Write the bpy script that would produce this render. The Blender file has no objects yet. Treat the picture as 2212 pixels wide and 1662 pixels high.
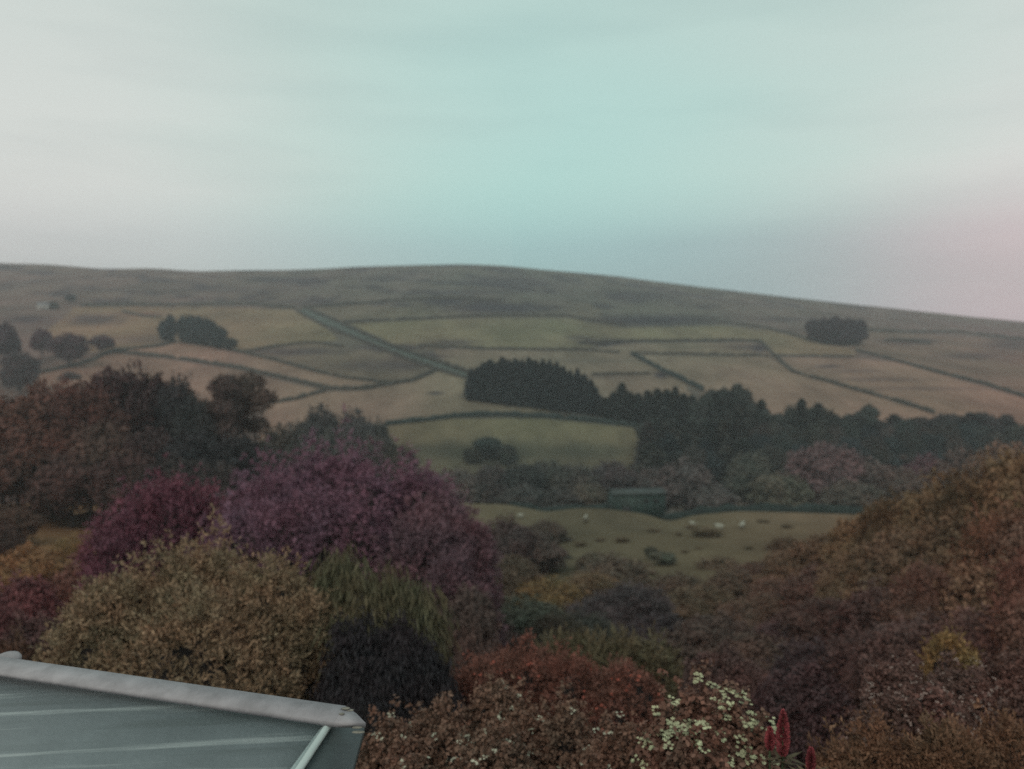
import bpy, math, random
import numpy as np

# ------------------------------------------------------------------ camera, sky, sun, exposure
scene = bpy.context.scene
COL = scene.collection
F = 1659.0                      # focal length in units of a 2212-wide picture
PITCH = math.radians(2.45)      # camera looks slightly down
cam_d = bpy.data.cameras.new('camera')
cam = bpy.data.objects.new('camera', cam_d)
COL.objects.link(cam)
cam_d.sensor_width = 36.0
cam_d.lens = 27.0
cam_d.clip_start = 0.05
cam_d.clip_end = 8000.0
cam.location = (0, 0, 0)
cam.rotation_euler = (math.pi / 2 - PITCH, 0, 0)
cam_d.dof.use_dof = True
cam_d.dof.focus_distance = 4.7
cam_d.dof.aperture_fstop = 0.95
scene.camera = cam

world = bpy.data.worlds.new('World')
scene.world = world
world.use_nodes = True
SUN_EL, SUN_AZ = math.radians(42), math.radians(200)


def build_world():
    nt = world.node_tree
    N, L = nt.nodes, nt.links
    N.clear()
    out = N.new('ShaderNodeOutputWorld')
    bg = N.new('ShaderNodeBackground')
    L.new(bg.outputs[0], out.inputs[0])
    sky = N.new('ShaderNodeTexSky')
    sky.sky_type = 'NISHITA'
    sky.sun_disc = False
    sky.sun_elevation = SUN_EL
    sky.sun_rotation = SUN_AZ
    sky.air_density = 2.0
    sky.dust_density = 4.0
    tc = N.new('ShaderNodeTexCoord')
    sep = N.new('ShaderNodeSeparateXYZ')
    L.new(tc.outputs['Generated'], sep.inputs[0])

    def math_(op, a, b=None, c=None):
        m = N.new('ShaderNodeMath')
        m.operation = op
        for i, v in enumerate((a, b, c)):
            if v is None:
                continue
            if isinstance(v, (int, float)):
                m.inputs[i].default_value = v
            else:
                L.new(v, m.inputs[i])
        return m.outputs[0]

    def ramp(fac, stops):
        r = N.new('ShaderNodeValToRGB')
        r.color_ramp.interpolation = 'B_SPLINE'
        e = r.color_ramp.elements
        e[0].position, e[0].color = stops[0][0], (*stops[0][1], 1)
        e[1].position, e[1].color = stops[-1][0], (*stops[-1][1], 1)
        for p, c in stops[1:-1]:
            k = e.new(p)
            k.color = (*c, 1)
        L.new(fac, r.inputs[0])
        return r.outputs[0]

    def mix(fac, a, b, mode='MIX'):
        m = N.new('ShaderNodeMix')
        m.data_type = 'RGBA'
        m.blend_type = mode
        if isinstance(fac, (int, float)):
            m.inputs[0].default_value = fac
        else:
            L.new(fac, m.inputs[0])
        for i, v in ((6, a), (7, b)):
            if isinstance(v, tuple):
                m.inputs[i].default_value = (*v, 1)
            else:
                L.new(v, m.inputs[i])
        return m.outputs[2]

    x, z = sep.outputs[0], sep.outputs[2]
    # streaky stratus: noise stretched flat
    mp = N.new('ShaderNodeMapping')
    mp.inputs['Scale'].default_value = (1.0, 1.0, 4.5)
    mp.inputs['Rotation'].default_value = (0, math.radians(-9), 0)
    L.new(tc.outputs['Generated'], mp.inputs[0])
    n1 = N.new('ShaderNodeTexNoise')
    n1.inputs['Scale'].default_value = 1.7
    n1.inputs['Detail'].default_value = 3.0
    n1.inputs['Roughness'].default_value = 0.45
    L.new(mp.outputs[0], n1.inputs[0])
    wob = math_('MULTIPLY_ADD', n1.outputs[0], 0.24, -0.12)
    # lens colour cast put into the sky: blue-green centre fading to pinkish sides
    ax = math_('ABSOLUTE', math_('ADD', math_('ADD', x, -0.06), wob))
    side = ramp(ax, [(0.0, (0.345, 0.60, 0.555)), (0.16, (0.38, 0.60, 0.555)),
                     (0.33, (0.50, 0.60, 0.555)), (0.50, (0.66, 0.635, 0.61)), (1.0, (0.62, 0.58, 0.56))])
    # greyer overhead
    top = math_('MULTIPLY', math_('SUBTRACT', z, 0.12), 2.2)
    topc = N.new('ShaderNodeClamp')
    L.new(top, topc.inputs[0])
    a = mix(topc.outputs[0], side, (0.40, 0.485, 0.445))
    # slate band resting on the moor
    band = ramp(z, [(0.0, (1, 1, 1)), (0.13, (0.95, 0.95, 0.95)), (0.17, (0.35, 0.35, 0.35)), (0.22, (0, 0, 0))])
    bandc = ramp(x, [(0.0, (0.25, 0.42, 0.44)), (0.2, (0.22, 0.34, 0.38)), (0.38, (0.28, 0.34, 0.37)), (0.54, (0.60, 0.40, 0.44)), (1.0, (0.5, 0.40, 0.42))])
    bandcn = ramp(math_('ABSOLUTE', x), [(0.0, (0.25, 0.42, 0.44)), (0.25, (0.33, 0.42, 0.44)), (0.55, (0.56, 0.53, 0.53)), (1, (.45, .43, .44))])
    isright = math_('GREATER_THAN', x, 0.0)
    bandcol = mix(isright, bandcn, bandc)
    b = mix(math_('MULTIPLY', band, 0.9), a, bandcol)
    # gentle cloud mottling
    mp2 = N.new('ShaderNodeMapping')
    mp2.inputs['Scale'].default_value = (1.0, 1.0, 6.5)
    mp2.inputs['Rotation'].default_value = (0, math.radians(14), 0)
    L.new(tc.outputs['Generated'], mp2.inputs[0])
    n2 = N.new('ShaderNodeTexNoise')
    n2.inputs['Scale'].default_value = 2.3
    n2.inputs['Detail'].default_value = 3.0
    n2.inputs['Roughness'].default_value = 0.5
    n2.inputs['Distortion'].default_value = 0.0
    L.new(mp2.outputs[0], n2.inputs[0])
    mot = ramp(n2.outputs[0], [(0.25, (0.88, 0.90, 0.91)), (0.5, (0.99, 0.99, 0.99)), (0.75, (1.11, 1.10, 1.09))])
    c = mix(1.0, b, mot, 'MULTIPLY')
    # a thin share of clear-sky light behind the overcast
    sk = mix(1.0, sky.outputs[0], (0.10, 0.10, 0.10), 'MULTIPLY')
    d = mix(0.10, c, sk)
    L.new(d, bg.inputs[0])
    bg.inputs[1].default_value = 1.36


build_world()
sun_d = bpy.data.lights.new('sun', 'SUN')
sun_d.energy = 0.85
sun_d.angle = math.radians(14)
sun_d.color = (1.0, 0.86, 0.74)
sun = bpy.data.objects.new('sun', sun_d)
sun.rotation_euler = (math.radians(48), 0, math.radians(-20))
COL.objects.link(sun)
scene.view_settings.view_transform = 'Standard'
scene.view_settings.look = 'None'
scene.view_settings.exposure = 0.0
scene.view_settings.gamma = 1.0
scene.cycles.max_bounces = 5
scene.cycles.diffuse_bounces = 3
scene.cycles.volume_bounces = 1
scene.cycles.use_denoising = False
scene.cycles.use_adaptive_sampling = False

# ------------------------------------------------------------------ view helpers (design aid: where a sight line meets the ground)
cp, sp = math.cos(PITCH), math.sin(PITCH)


def ray(px, py):
    """slopes (x per metre of Y, z per metre of Y) of the sight line"""
    r = (px - 1106.0) / F
    u = (831.0 - py) / F
    dy = cp + u * sp
    dz = -sp + u * cp
    return r / dy, dz / dy


def tilt(py):
    return ray(1106.0, py)[1]


def on_plane(px, py, z):
    a, b = ray(px, py)
    Y = z / b
    return (a * Y, Y, z)


def at_depth(px, py, Y):
    a, b = ray(px, py)
    return (a * Y, Y, b * Y)


def snoise(x, y, s, seed=0):
    r = np.random.RandomState(seed)
    out = 0
    for i in range(6):
        a = r.uniform(0, 2 * math.pi)
        f = r.uniform(0.6, 1.7) / s
        p = r.uniform(0, 6.28)
        out = out + np.sin((x * math.cos(a) + y * math.sin(a)) * f * 6.28 + p)
    return out / 6.0


# ------------------------------------------------------------------ ground shape
SKY_PX = [-900, -500, 0, 110, 220, 330, 430, 520, 620, 690, 760, 900, 1000, 1090, 1200, 1330, 1500, 1700, 2000, 2212, 2600, 3200]
SKY_PY = [600, 580, 568, 571, 580, 579, 586, 583, 583.5, 581, 577, 572.5, 570.5, 574, 584, 596, 618, 642, 674, 696, 730, 770]
CREST = ([-900, 900, 1000, 1100, 1180, 1250, 1310, 1390, 1450, 1500, 1600, 1750, 1900, 2200, 3200],
         [1088, 1088, 1087, 1090, 1106, 1097, 1099, 1109, 1127, 1113, 1104, 1108, 1113, 1110, 1110])
NEAR_Y = [-200, 0, 8, 15, 26, 40, 60, 80, 95, 112]
NEAR_Z = [-4.5, -5.5, -6.2, -8.6, -12.4, -16.2, -20.0, -22.8, -24.5, -25.8]
ROW = [(130, 'crest'), (134, 'crest'), (148, -32.0), (165, -38.5), (185, -41.5), (205, -43.5), (218, -43.8),
       (235, 1062), (255, 1000), (277, 932), (310, 870), (360, 800), (415, 750), (490, 703), (590, 655), (740, 607), (900, 'sky'),
       (1010, 'sky+'), (1250, 'sky++'), (1700, 'sky+++')]
UG = np.linspace(-1.25, 1.25, 501)
PXG = 1106 + UG * F
skyg = np.interp(PXG, SKY_PX, SKY_PY)
kern = np.exp(-np.linspace(-2, 2, 9) ** 2)
kern /= kern.sum()


def smooth(a):
    p = np.concatenate([np.full(4, a[0]), a, np.full(4, a[-1])])
    return np.convolve(p, kern, 'valid')


skyg = smooth(skyg)
crestg = smooth(np.interp(PXG, *CREST))
YK, ZK = [], []
tl = np.vectorize(tilt)
for Y, v in ROW:
    if v == 'crest':
        py = crestg
        z = Y * tl(py) + (0 if Y == 130 else -0.5)
    elif isinstance(v, str):
        k = v.count('+')
        py = skyg
        z = Y * tl(py)
        if k:
            z = 900 * tl(py) + (0, 2.0, -25.0, -120.0)[k]
    elif v < 0:
        z = np.full_like(UG, v)
    else:
        w = min(1.0, max(0.0, (905.0 - v) / (905.0 - 572.0)))
        off = (skyg - 572.0) * w ** 1.1
        z = Y * tl(v + off)
    YK.append(Y)
    ZK.append(z)
YK = np.array(YK, float)
ZK = np.array(ZK)
YF = np.linspace(112, 1700, 1600)
ZF = np.empty((len(YF), len(UG)))
try:
    for j in range(len(UG)):
        ZF[:, j] = np.interp(YF, YK, ZK[:, j])
except Exception:
    raise
# round the profile along Y beyond the near crest
k2 = np.exp(-np.linspace(-2, 2, 31) ** 2)
k2 /= k2.sum()
ZS = np.empty_like(ZF)
for j in range(len(UG)):
    col = ZF[:, j]
    p = np.concatenate([np.full(15, col[0]), col, np.full(15, col[-1])])
    ZS[:, j] = np.convolve(p, k2, 'valid')
wgt = np.clip((YF - 215) / 60.0, 0, 1)[:, None]
ZF = ZF * (1 - wgt) + ZS * wgt


def ground(x, Y):
    x = np.asarray(x, float)
    Y = np.asarray(Y, float)
    zn = np.interp(Y, NEAR_Y, NEAR_Z) + 0.05 * np.minimum(np.abs(x), 90) * np.clip(Y / 30.0, 0, 1)
    zn = zn + 0.25 * snoise(x, Y, 22, 3) * np.clip((Y - 20) / 30, 0, 1)
    Yc = np.clip(Y, 112.0, 1699.0)
    u = np.clip(x / Yc, -1.249, 1.249)
    fi = (u + 1.25) / 2.5 * 500
    i0 = np.clip(np.floor(fi).astype(int), 0, 499)
    fu = fi - i0
    fj = (Yc - 112) / (1700 - 112) * (len(YF) - 1)
    j0 = np.clip(np.floor(fj).astype(int), 0, len(YF) - 2)
    fy = fj - j0
    zf = (ZF[j0, i0] * (1 - fu) * (1 - fy) + ZF[j0, i0 + 1] * fu * (1 - fy)
          + ZF[j0 + 1, i0] * (1 - fu) * fy + ZF[j0 + 1, i0 + 1] * fu * fy)
    far = np.clip((Yc - 230) / 150, 0, 1) * np.clip((1000 - Yc) / 250, 0, 1)
    zf = zf + far * (1.2 * snoise(x, Y, 120, 5) + 0.35 * snoise(x, Y, 38, 9))
    w = np.clip((Y - 100.0) / 26.0, 0, 1)
    w = w * w * (3 - 2 * w)
    return zn * (1 - w) + zf * w


def gz(x, y):
    return float(ground(x, y))


_YS = np.concatenate([np.arange(60, 300, 0.5), np.arange(300, 1100, 1.0)])


def hit(px, py, ymin=60.0, ymax=1100.0):
    a, b = ray(px, py)
    ys = _YS[(_YS >= ymin) & (_YS <= ymax)]
    g = ground(a * ys, ys)
    d = b * ys - g
    idx = np.where(d <= 0)[0]
    if len(idx) == 0:
        k = int(np.argmin(d))
        return (a * ys[k], float(ys[k]), float(g[k]))
    k = int(idx[0])
    if k > 0:
        t = d[k - 1] / (d[k - 1] - d[k])
        Y = ys[k - 1] + t * (ys[k] - ys[k - 1])
    else:
        Y = ys[0]
    return (a * Y, float(Y), gz(a * Y, Y))


# ------------------------------------------------------------------ mesh and material helpers
def mk_mesh(name, V, Q, smooth_=False):
    V = np.asarray(V, np.float32).reshape(-1, 3)
    Q = np.asarray(Q, np.int32).reshape(-1, 4)
    me = bpy.data.meshes.new(name)
    me.vertices.add(len(V))
    me.vertices.foreach_set('co', V.ravel())
    me.loops.add(Q.size)
    me.loops.foreach_set('vertex_index', Q.ravel())
    me.polygons.add(len(Q))
    me.polygons.foreach_set('loop_start', np.arange(0, Q.size, 4, dtype=np.int32))
    me.polygons.foreach_set('loop_total', np.full(len(Q), 4, np.int32))
    if smooth_:
        me.polygons.foreach_set('use_smooth', np.ones(len(Q), bool))
    me.update(calc_edges=True)
    me.validate()
    return me


def link(name, me, mat=None, parent=None, color=None):
    o = bpy.data.objects.new(name, me)
    COL.objects.link(o)
    if mat is not None and me is not None and len(me.materials) == 0:
        me.materials.append(mat)
        if me.get('two'):
            me.materials.append(M_TWIG)
    if parent is not None:
        o.parent = parent
    if color is not None:
        o.color = (*color, 1)
    return o


def tag(o, label=None, cat=None, group=None, kind=None):
    if label:
        o['label'] = label
    if cat:
        o['category'] = cat
    if group:
        o['group'] = group
    if kind:
        o['kind'] = kind
    return o


def empty(name, loc, rz=0.0, scale=(1, 1, 1)):
    o = bpy.data.objects.new(name, None)
    COL.objects.link(o)
    o.location = loc
    o.rotation_euler = (0, 0, rz)
    o.scale = scale
    o.empty_display_size = 0.2
    return o


class MB:
    def __init__(self):
        self.V, self.Q, self.n = [], [], 0

    def add(self, V, Q):
        V = np.asarray(V, float).reshape(-1, 3)
        Q = np.asarray(Q, int).reshape(-1, 4)
        self.V.append(V)
        self.Q.append(Q + self.n)
        self.n += len(V)
        return self

    def hexa(self, p):           # 8 corner points: bottom ring 0-3, top ring 4-7
        return self.add(p, [[3, 2, 1, 0], [4, 5, 6, 7], [0, 1, 5, 4], [1, 2, 6, 5], [2, 3, 7, 6], [3, 0, 4, 7]])

    def box(self, c, s):
        x, y, z = c
        a, b, d = s[0] / 2, s[1] / 2, s[2] / 2
        return self.hexa([(x - a, y - b, z - d), (x + a, y - b, z - d), (x + a, y + b, z - d), (x - a, y + b, z - d),
                          (x - a, y - b, z + d), (x + a, y - b, z + d), (x + a, y + b, z + d), (x - a, y + b, z + d)])

    def tube(self, pts, rad, n=7):
        pts = [np.array(p, float) for p in pts]
        rings = []
        for i, p in enumerate(pts):
            d = pts[min(i + 1, len(pts) - 1)] - pts[max(i - 1, 0)]
            d /= (np.linalg.norm(d) + 1e-9)
            up = np.array([0, 0, 1.0]) if abs(d[2]) < 0.9 else np.array([1.0, 0, 0])
            a = np.cross(d, up)
            a /= np.linalg.norm(a)
            b = np.cross(d, a)
            t = np.arange(n) / n * 2 * math.pi
            rings.append(p + rad[i] * (np.cos(t)[:, None] * a + np.sin(t)[:, None] * b))
        V = np.concatenate(rings)
        Q = []
        for i in range(len(pts) - 1):
            for k in range(n):
                Q.append([i * n + k, i * n + (k + 1) % n, (i + 1) * n + (k + 1) % n, (i + 1) * n + k])
        return self.add(V, Q)

    def blob(self, c, r, seed=0, nu=12, nv=8, amp=0.12):
        rs = np.random.RandomState(seed)
        ph = rs.uniform(0, 6.28, 6)
        V = []
        for j in range(nv + 1):
            th = math.pi * j / nv
            for i in range(nu):
                a = 2 * math.pi * i / nu
                d = np.array([math.sin(th) * math.cos(a), math.sin(th) * math.sin(a), math.cos(th)])
                k = 1 + amp * (math.sin(3 * d[0] + ph[0]) + math.sin(4 * d[1] + ph[1]) + math.sin(5 * d[2] + ph[2])) / 2
                V.append(np.array(c) + np.array(r) * d * k)
        Q = []
        for j in range(nv):
            for i in range(nu):
                Q.append([j * nu + i, (j + 1) * nu + i, (j + 1) * nu + (i + 1) % nu, j * nu + (i + 1) % nu])
        return self.add(V, Q)

    def mesh(self, name, smooth_=False):
        return mk_mesh(name, np.concatenate(self.V), np.concatenate(self.Q), smooth_)


def nodes_of(name):
    m = bpy.data.materials.new(name)
    m.use_nodes = True
    nt = m.node_tree
    bs = nt.nodes['Principled BSDF']
    return m, nt.nodes, nt.links, bs


def noise(N, L, vec, scale, detail=4, rough=0.55):
    n = N.new('ShaderNodeTexNoise')
    n.inputs['Scale'].default_value = scale
    n.inputs['Detail'].default_value = detail
    n.inputs['Roughness'].default_value = rough
    L.new(vec, n.inputs[0])
    return n.outputs[0]


def maprange(N, L, val, a, b, c, d):
    m = N.new('ShaderNodeMapRange')
    L.new(val, m.inputs[0])
    for i, v in enumerate((a, b, c, d)):
        m.inputs[i + 1].default_value = v
    return m.outputs[0]


def scale_col(N, L, col, fac):
    v = N.new('ShaderNodeVectorMath')
    v.operation = 'SCALE'
    L.new(col, v.inputs[0])
    if isinstance(fac, float):
        v.inputs['Scale'].default_value = fac
    else:
        L.new(fac, v.inputs['Scale'])
    return v.outputs[0]


def mixc(N, L, fac, a, b, mode='MIX'):
    m = N.new('ShaderNodeMix')
    m.data_type = 'RGBA'
    m.blend_type = mode
    if isinstance(fac, (int, float)):
        m.inputs[0].default_value = fac
    else:
        L.new(fac, m.inputs[0])
    for i, v in ((6, a), (7, b)):
        if isinstance(v, tuple):
            m.inputs[i].default_value = (*v, 1)
        else:
            L.new(v, m.inputs[i])
    return m.outputs[2]


def leaf_material(name, patch=1.0, lo=0.84, hi=1.18, tint=(0.90, 1.0, 0.96), tint2=(1.10, 0.97, 0.92)):
    """foliage: the object's own colour, varied leaf by leaf and clump by clump"""
    m, N, L, bs = nodes_of(name)
    oi = N.new('ShaderNodeObjectInfo')
    ge = N.new('ShaderNodeNewGeometry')
    f = maprange(N, L, ge.outputs['Random Per Island'], 0, 1, lo * 1.15, hi * 1.15)
    c = scale_col(N, L, oi.outputs['Color'], f)
    n = noise(N, L, ge.outputs['Position'], patch, 3)
    f2 = maprange(N, L, n, 0.35, 0.65, 0.0, 1.0)
    t = mixc(N, L, f2, tint, tint2)
    c2 = mixc(N, L, 1.0, c, t, 'MULTIPLY')
    f3 = maprange(N, L, noise(N, L, ge.outputs['Position'], patch * 2.7, 2), 0.3, 0.7, 0.66, 1.34)
    c3 = scale_col(N, L, c2, f3)
    L.new(c3, bs.inputs['Base Color'])
    bs.inputs['Roughness'].default_value = 0.7
    bs.inputs['Specular IOR Level'].default_value = 0.18
    return m


def plain(name, col, rough=0.8, nscale=3.0, amt=0.3, bump=0.0, metallic=0.0, coord='Object'):
    m, N, L, bs = nodes_of(name)
    tc = N.new('ShaderNodeTexCoord')
    n = noise(N, L, tc.outputs[coord], nscale, 6)
    f = maprange(N, L, n, 0.3, 0.7, 1 - amt, 1 + amt)
    rgb = N.new('ShaderNodeRGB')
    rgb.outputs[0].default_value = (*col, 1)
    L.new(scale_col(N, L, rgb.outputs[0], f), bs.inputs['Base Color'])
    bs.inputs['Roughness'].default_value = rough
    bs.inputs['Metallic'].default_value = metallic
    bs.inputs['Specular IOR Level'].default_value = 0.3
    if bump:
        b = N.new('ShaderNodeBump')
        b.inputs['Strength'].default_value = bump
        L.new(n, b.inputs['Height'])
        L.new(b.outputs[0], bs.inputs['Normal'])
    return m


M_LEAF_FAR = leaf_material('far_foliage', 0.22)
M_LEAF_MID = leaf_material('mid_foliage', 0.7)
M_LEAF_NEAR = leaf_material('near_foliage', 1.6, 0.78, 1.26)
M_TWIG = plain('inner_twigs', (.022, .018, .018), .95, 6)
M_BARK = plain('bark', (0.045, 0.036, 0.034), 0.9, 4)
M_STEM = plain('stem', (0.07, 0.055, 0.04), 0.9, 6)
M_WALL = plain('drystone', (0.046, 0.044, 0.037), 0.95, 0.6, 0.35)
M_WALL_DARK = plain('mossy_drystone', (0.020, 0.032, 0.030), 0.95, 0.8, 0.35)


# ------------------------------------------------------------------ ground sheet with its field colours
def P_of(x, Y, z):
    """picture position of a world point"""
    fwd = Y * cp - z * sp
    up = Y * sp + z * cp
    return 1106 + F * x / fwd, 831 - F * up / fwd


def in_poly(px, py, poly):
    ins = np.zeros(px.shape, bool)
    n = len(poly)
    j = n - 1
    for i in range(n):
        xi, yi = poly[i]
        xj, yj = poly[j]
        c = ((yi > py) != (yj > py)) & (px < (xj - xi) * (py - yi) / (yj - yi + 1e-12) + xi)
        ins ^= c
        j = i
    return ins


TAN = (0.185, 0.142, 0.106)
TAN2 = (0.168, 0.130, 0.097)
OLIVE = (0.155, 0.130, 0.082)
MOOR = (0.100, 0.088, 0.074)
HEATH = (0.030, 0.026, 0.034)
ROUGH = (0.125, 0.104, 0.078)
FIELDS = [
    (OLIVE, [(160, 664), (400, 662), (630, 669), (700, 708), (730, 735), (640, 742), (520, 760), (300, 752), (150, 765), (60, 740), (120, 700)]),
    (ROUGH, [(520, 762), (660, 742), (740, 748), (830, 760), (948, 800), (893, 822), (850, 828), (741, 817), (584, 777)]),
    (TAN, [(240, 762), (390, 740), (489, 755), (584, 777), (741, 817), (850, 829), (784, 842), (712, 842), (511, 795), (365, 773)]),
    (TAN2, [(73, 812), (240, 764), (365, 777), (511, 799), (700, 846), (640, 866), (504, 874), (420, 874), (60, 900)]),
    (TAN, [(560, 905), (584, 875), (704, 848), (784, 845), (893, 826), (948, 803), (1010, 820), (1015, 866), (1290, 900), (1386, 921), (1185, 901), (985, 899), (831, 915), (700, 930), (560, 960)]),
    (OLIVE, [(831, 920), (985, 904), (1185, 906), (1386, 926), (1420, 952), (1420, 1100), (700, 1100), (760, 950)]),
    (OLIVE, [(740, 700), (901, 693), (1222, 686), (1350, 708), (1560, 704), (1670, 716), (1850, 758), (1844, 772), (1670, 764), (1649, 737), (1349, 737), (1240, 757), (966, 750), (900, 762), (846, 750)]),
    (TAN2, [(940, 754), (1240, 760), (1350, 742), (1649, 741), (1665, 768), (1370, 766), (1480, 828), (1500, 870), (1015, 860), (1010, 806), (948, 782)]),
    (TAN, [(1372, 768), (1661, 772), (1712, 805), (1856, 846), (2020, 895), (2040, 940), (1480, 920), (1517, 846), (1430, 801)]),
    (TAN2, [(1665, 772), (1844, 774), (1934, 782), (2051, 815), (2212, 860), (2500, 960), (2500, 1000), (2020, 960), (2020, 893), (1856, 843), (1712, 801)]),
    (ROUGH, [(1700, 720), (1876, 717), (2212, 737), (2600, 780), (2600, 960), (2212, 856), (2051, 811), (1934, 778), (1848, 757)]),
    (ROUGH, [(674, 667), (784, 658), (966, 647), (1300, 655), (1300, 690), (901, 690), (740, 696)]),
]
PATCH = [(1100, 1045, 430, 75, (.080, .072, .050), .62),  # dark heather, rush and bracken: centre px, py, half width, half height, colour, strength
    (1090, 666, 150, 14, HEATH, .8), (960, 652, 60, 10, HEATH, .7), (1420, 692, 150, 13, HEATH, .85), (1300, 740, 60, 8, HEATH, .7), (1700, 690, 60, 5, HEATH, .4),
    (1090, 610, 110, 14, HEATH, .5), (1380, 640, 90, 14, HEATH, .45), (830, 600, 60, 8, HEATH, .4), (620, 605, 80, 8, HEATH, .5), (800, 622, 140, 6, MOOR, .5), (1000, 632, 160, 5, HEATH, .4),
    (860, 752, 90, 8, HEATH, .6), (640, 760, 120, 9, HEATH, .45), (880, 790, 50, 12, HEATH, .35), (800, 790, 80, 14, HEATH, .35), (905, 770, 60, 6, HEATH, .6),
    (200, 690, 60, 14, HEATH, .5), (310, 735, 90, 9, ROUGH, .6), (310, 680, 50, 5, (0.10, .065, .05), .8), (60, 690, 50, 8, HEATH, .5), (400, 700, 30, 8, ROUGH, .5),
    (943, 849, 18, 4, HEATH, .6), (980, 740, 60, 7, HEATH, .45), (1250, 730, 30, 5, HEATH, .4), (1610, 750, 40, 6, HEATH, .4), (1480, 750, 60, 5, ROUGH, .7),
    (1790, 792, 30, 4, HEATH, .5), (1850, 802, 60, 4, HEATH, .3), (1900, 820, 130, 4, HEATH, .3), (2090, 770, 80, 8, HEATH, .35), (2000, 840, 140, 4, HEATH, .3), (1970, 740, 60, 6, HEATH, .35), (2180, 745, 50, 14, HEATH, .4),
    (1060, 985, 60, 24, (.045, .050, .040), .6), (1040, 975, 200, 22, (.05, .05, .036), .6), (1290, 975, 90, 18, (.06, .062, .045), .45), (1250, 1040, 200, 20, (.05, .05, .045), .5),
    (1250, 815, 140, 5, HEATH, .25), (1300, 780, 160, 5, MOOR, .3), (1700, 660, 300, 6, MOOR, .5), (450, 625, 200, 8, HEATH, .3), (250, 640, 220, 10, MOOR, .4),
    (1430, 810, 20, 8, HEATH, .6), (1640, 752, 20, 10, HEATH, .6), (1960, 735, 60, 4, HEATH, .6),
]


def field_colours(x, Y, z):
    px, py = P_of(x, Y, z)
    px = px + 5 * snoise(x, Y, 30, 21)
    py = py + 1.2 * snoise(x, Y, 24, 22)
    C = np.empty((len(x), 3))
    C[:] = MOOR
    # sheep pasture and garden side
    near = Y < 150
    C[near] = (0.118, 0.096, 0.060)
    far = (~near) & (Y > 210)
    for col, poly in FIELDS:
        m = far & in_poly(px, py, poly)
        C[m] = col
    for cx, cy, a, b, col, s in PATCH:
        d = ((px - cx) / a) ** 2 + ((py - cy) / b) ** 2
        d = d * (1 + 0.6 * snoise(x, Y, 14, int(cx) % 50))
        w = (far * min(1.0, s * 1.6) * np.exp(-np.clip(d, 0, 30) ** 1.3))[:, None]
        C = C * (1 - w) + np.array(col) * w
    mo = far & (py < 668)
    hw = (mo * np.clip(1.6 * (snoise(x, Y * .45, 55, 71) + .5 * snoise(x, Y * .5, 21, 72)) - .05, 0, .75))[:, None]
    C = C * (1 - hw) + np.array(HEATH) * hw
    # lens colour cast painted into the land: redder flanks, cooler green middle
    side = np.clip(np.abs(x / np.maximum(Y, 50) - 0.05) / 0.62, 0, 1)[:, None] ** 1.3
    warm = np.array((1.28, 0.92, 0.98))
    cool = np.array((0.86, 0.97, 0.98))
    C = C * (warm * side + cool * (1 - side))
    # redder earth in the left paddock
    m = (near & (x < -25))[:, None]
    C = np.where(m, np.array((0.21, 0.115, 0.065)), C)
    return C


def build_terrain():
    Ys = np.concatenate([np.linspace(-70, 90, 60, endpoint=False), np.linspace(90, 150, 90, endpoint=False),
                         np.linspace(150, 620, 420, endpoint=False), np.linspace(620, 1000, 150, endpoint=False), np.linspace(1000, 1500, 30)])
    S = np.concatenate([np.linspace(-1.2, -.78, 30, endpoint=False), np.linspace(-.78, .78, 620, endpoint=False), np.linspace(.78, 1.2, 30)])
    YY, SS = np.meshgrid(Ys, S, indexing='ij')
    XX = SS * (np.maximum(YY, 0) + 40 * np.exp(-np.maximum(YY, 0) / 60.0) + 4)
    x, y = XX.ravel(), YY.ravel()
    z = ground(x, y)
    V = np.stack([x, y, z], 1)
    nr, nc = YY.shape
    i = np.arange(nr - 1)[:, None] * nc + np.arange(nc - 1)[None, :]
    Q = np.stack([i, i + 1, i + nc + 1, i + nc], -1).reshape(-1, 4)
    me = mk_mesh('hills', V, Q, True)
    C = field_colours(x, y, z)
    at = me.color_attributes.new('land', 'FLOAT_COLOR', 'POINT')
    rgba = np.ones((len(C), 4), np.float32)
    rgba[:, :3] = C
    at.data.foreach_set('color', rgba.ravel())
    m, N, L, bs = nodes_of('grassland')
    ca = N.new('ShaderNodeVertexColor')
    ca.layer_name = 'land'
    ge = N.new('ShaderNodeNewGeometry')
    mp = N.new('ShaderNodeMapping')
    mp.inputs['Scale'].default_value = (1, 0.45, 1)
    L.new(ge.outputs['Position'], mp.inputs[0])
    a = maprange(N, L, noise(N, L, mp.outputs[0], 0.035, 5, .6), 0.3, 0.7, 0.68, 1.32)
    b = maprange(N, L, noise(N, L, mp.outputs[0], 0.22, 4, .6), 0.3, 0.7, 0.86, 1.14)
    c = scale_col(N, L, scale_col(N, L, ca.outputs[0], a), b)
    tint = mixc(N, L, maprange(N, L, noise(N, L, mp.outputs[0], 0.012, 3), .35, .65, 0, 1), (1.06, .98, 1.0), (.95, 1.02, .95))
    L.new(mixc(N, L, 1.0, c, tint, 'MULTIPLY'), bs.inputs['Base Color'])
    bs.inputs['Roughness'].default_value = 0.95
    bs.inputs['Specular IOR Level'].default_value = 0.05
    bp = N.new('ShaderNodeBump')
    bp.inputs['Strength'].default_value = 0.5
    bp.inputs['Distance'].default_value = 0.6
    L.new(noise(N, L, ge.outputs['Position'], 0.35, 6, .65), bp.inputs['Height'])
    L.new(bp.outputs[0], bs.inputs['Normal'])
    o = link('hills', me, m)
    tag(o, 'moorland hillside of brown and olive fields rising across the valley', kind='structure')


build_terrain()


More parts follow.
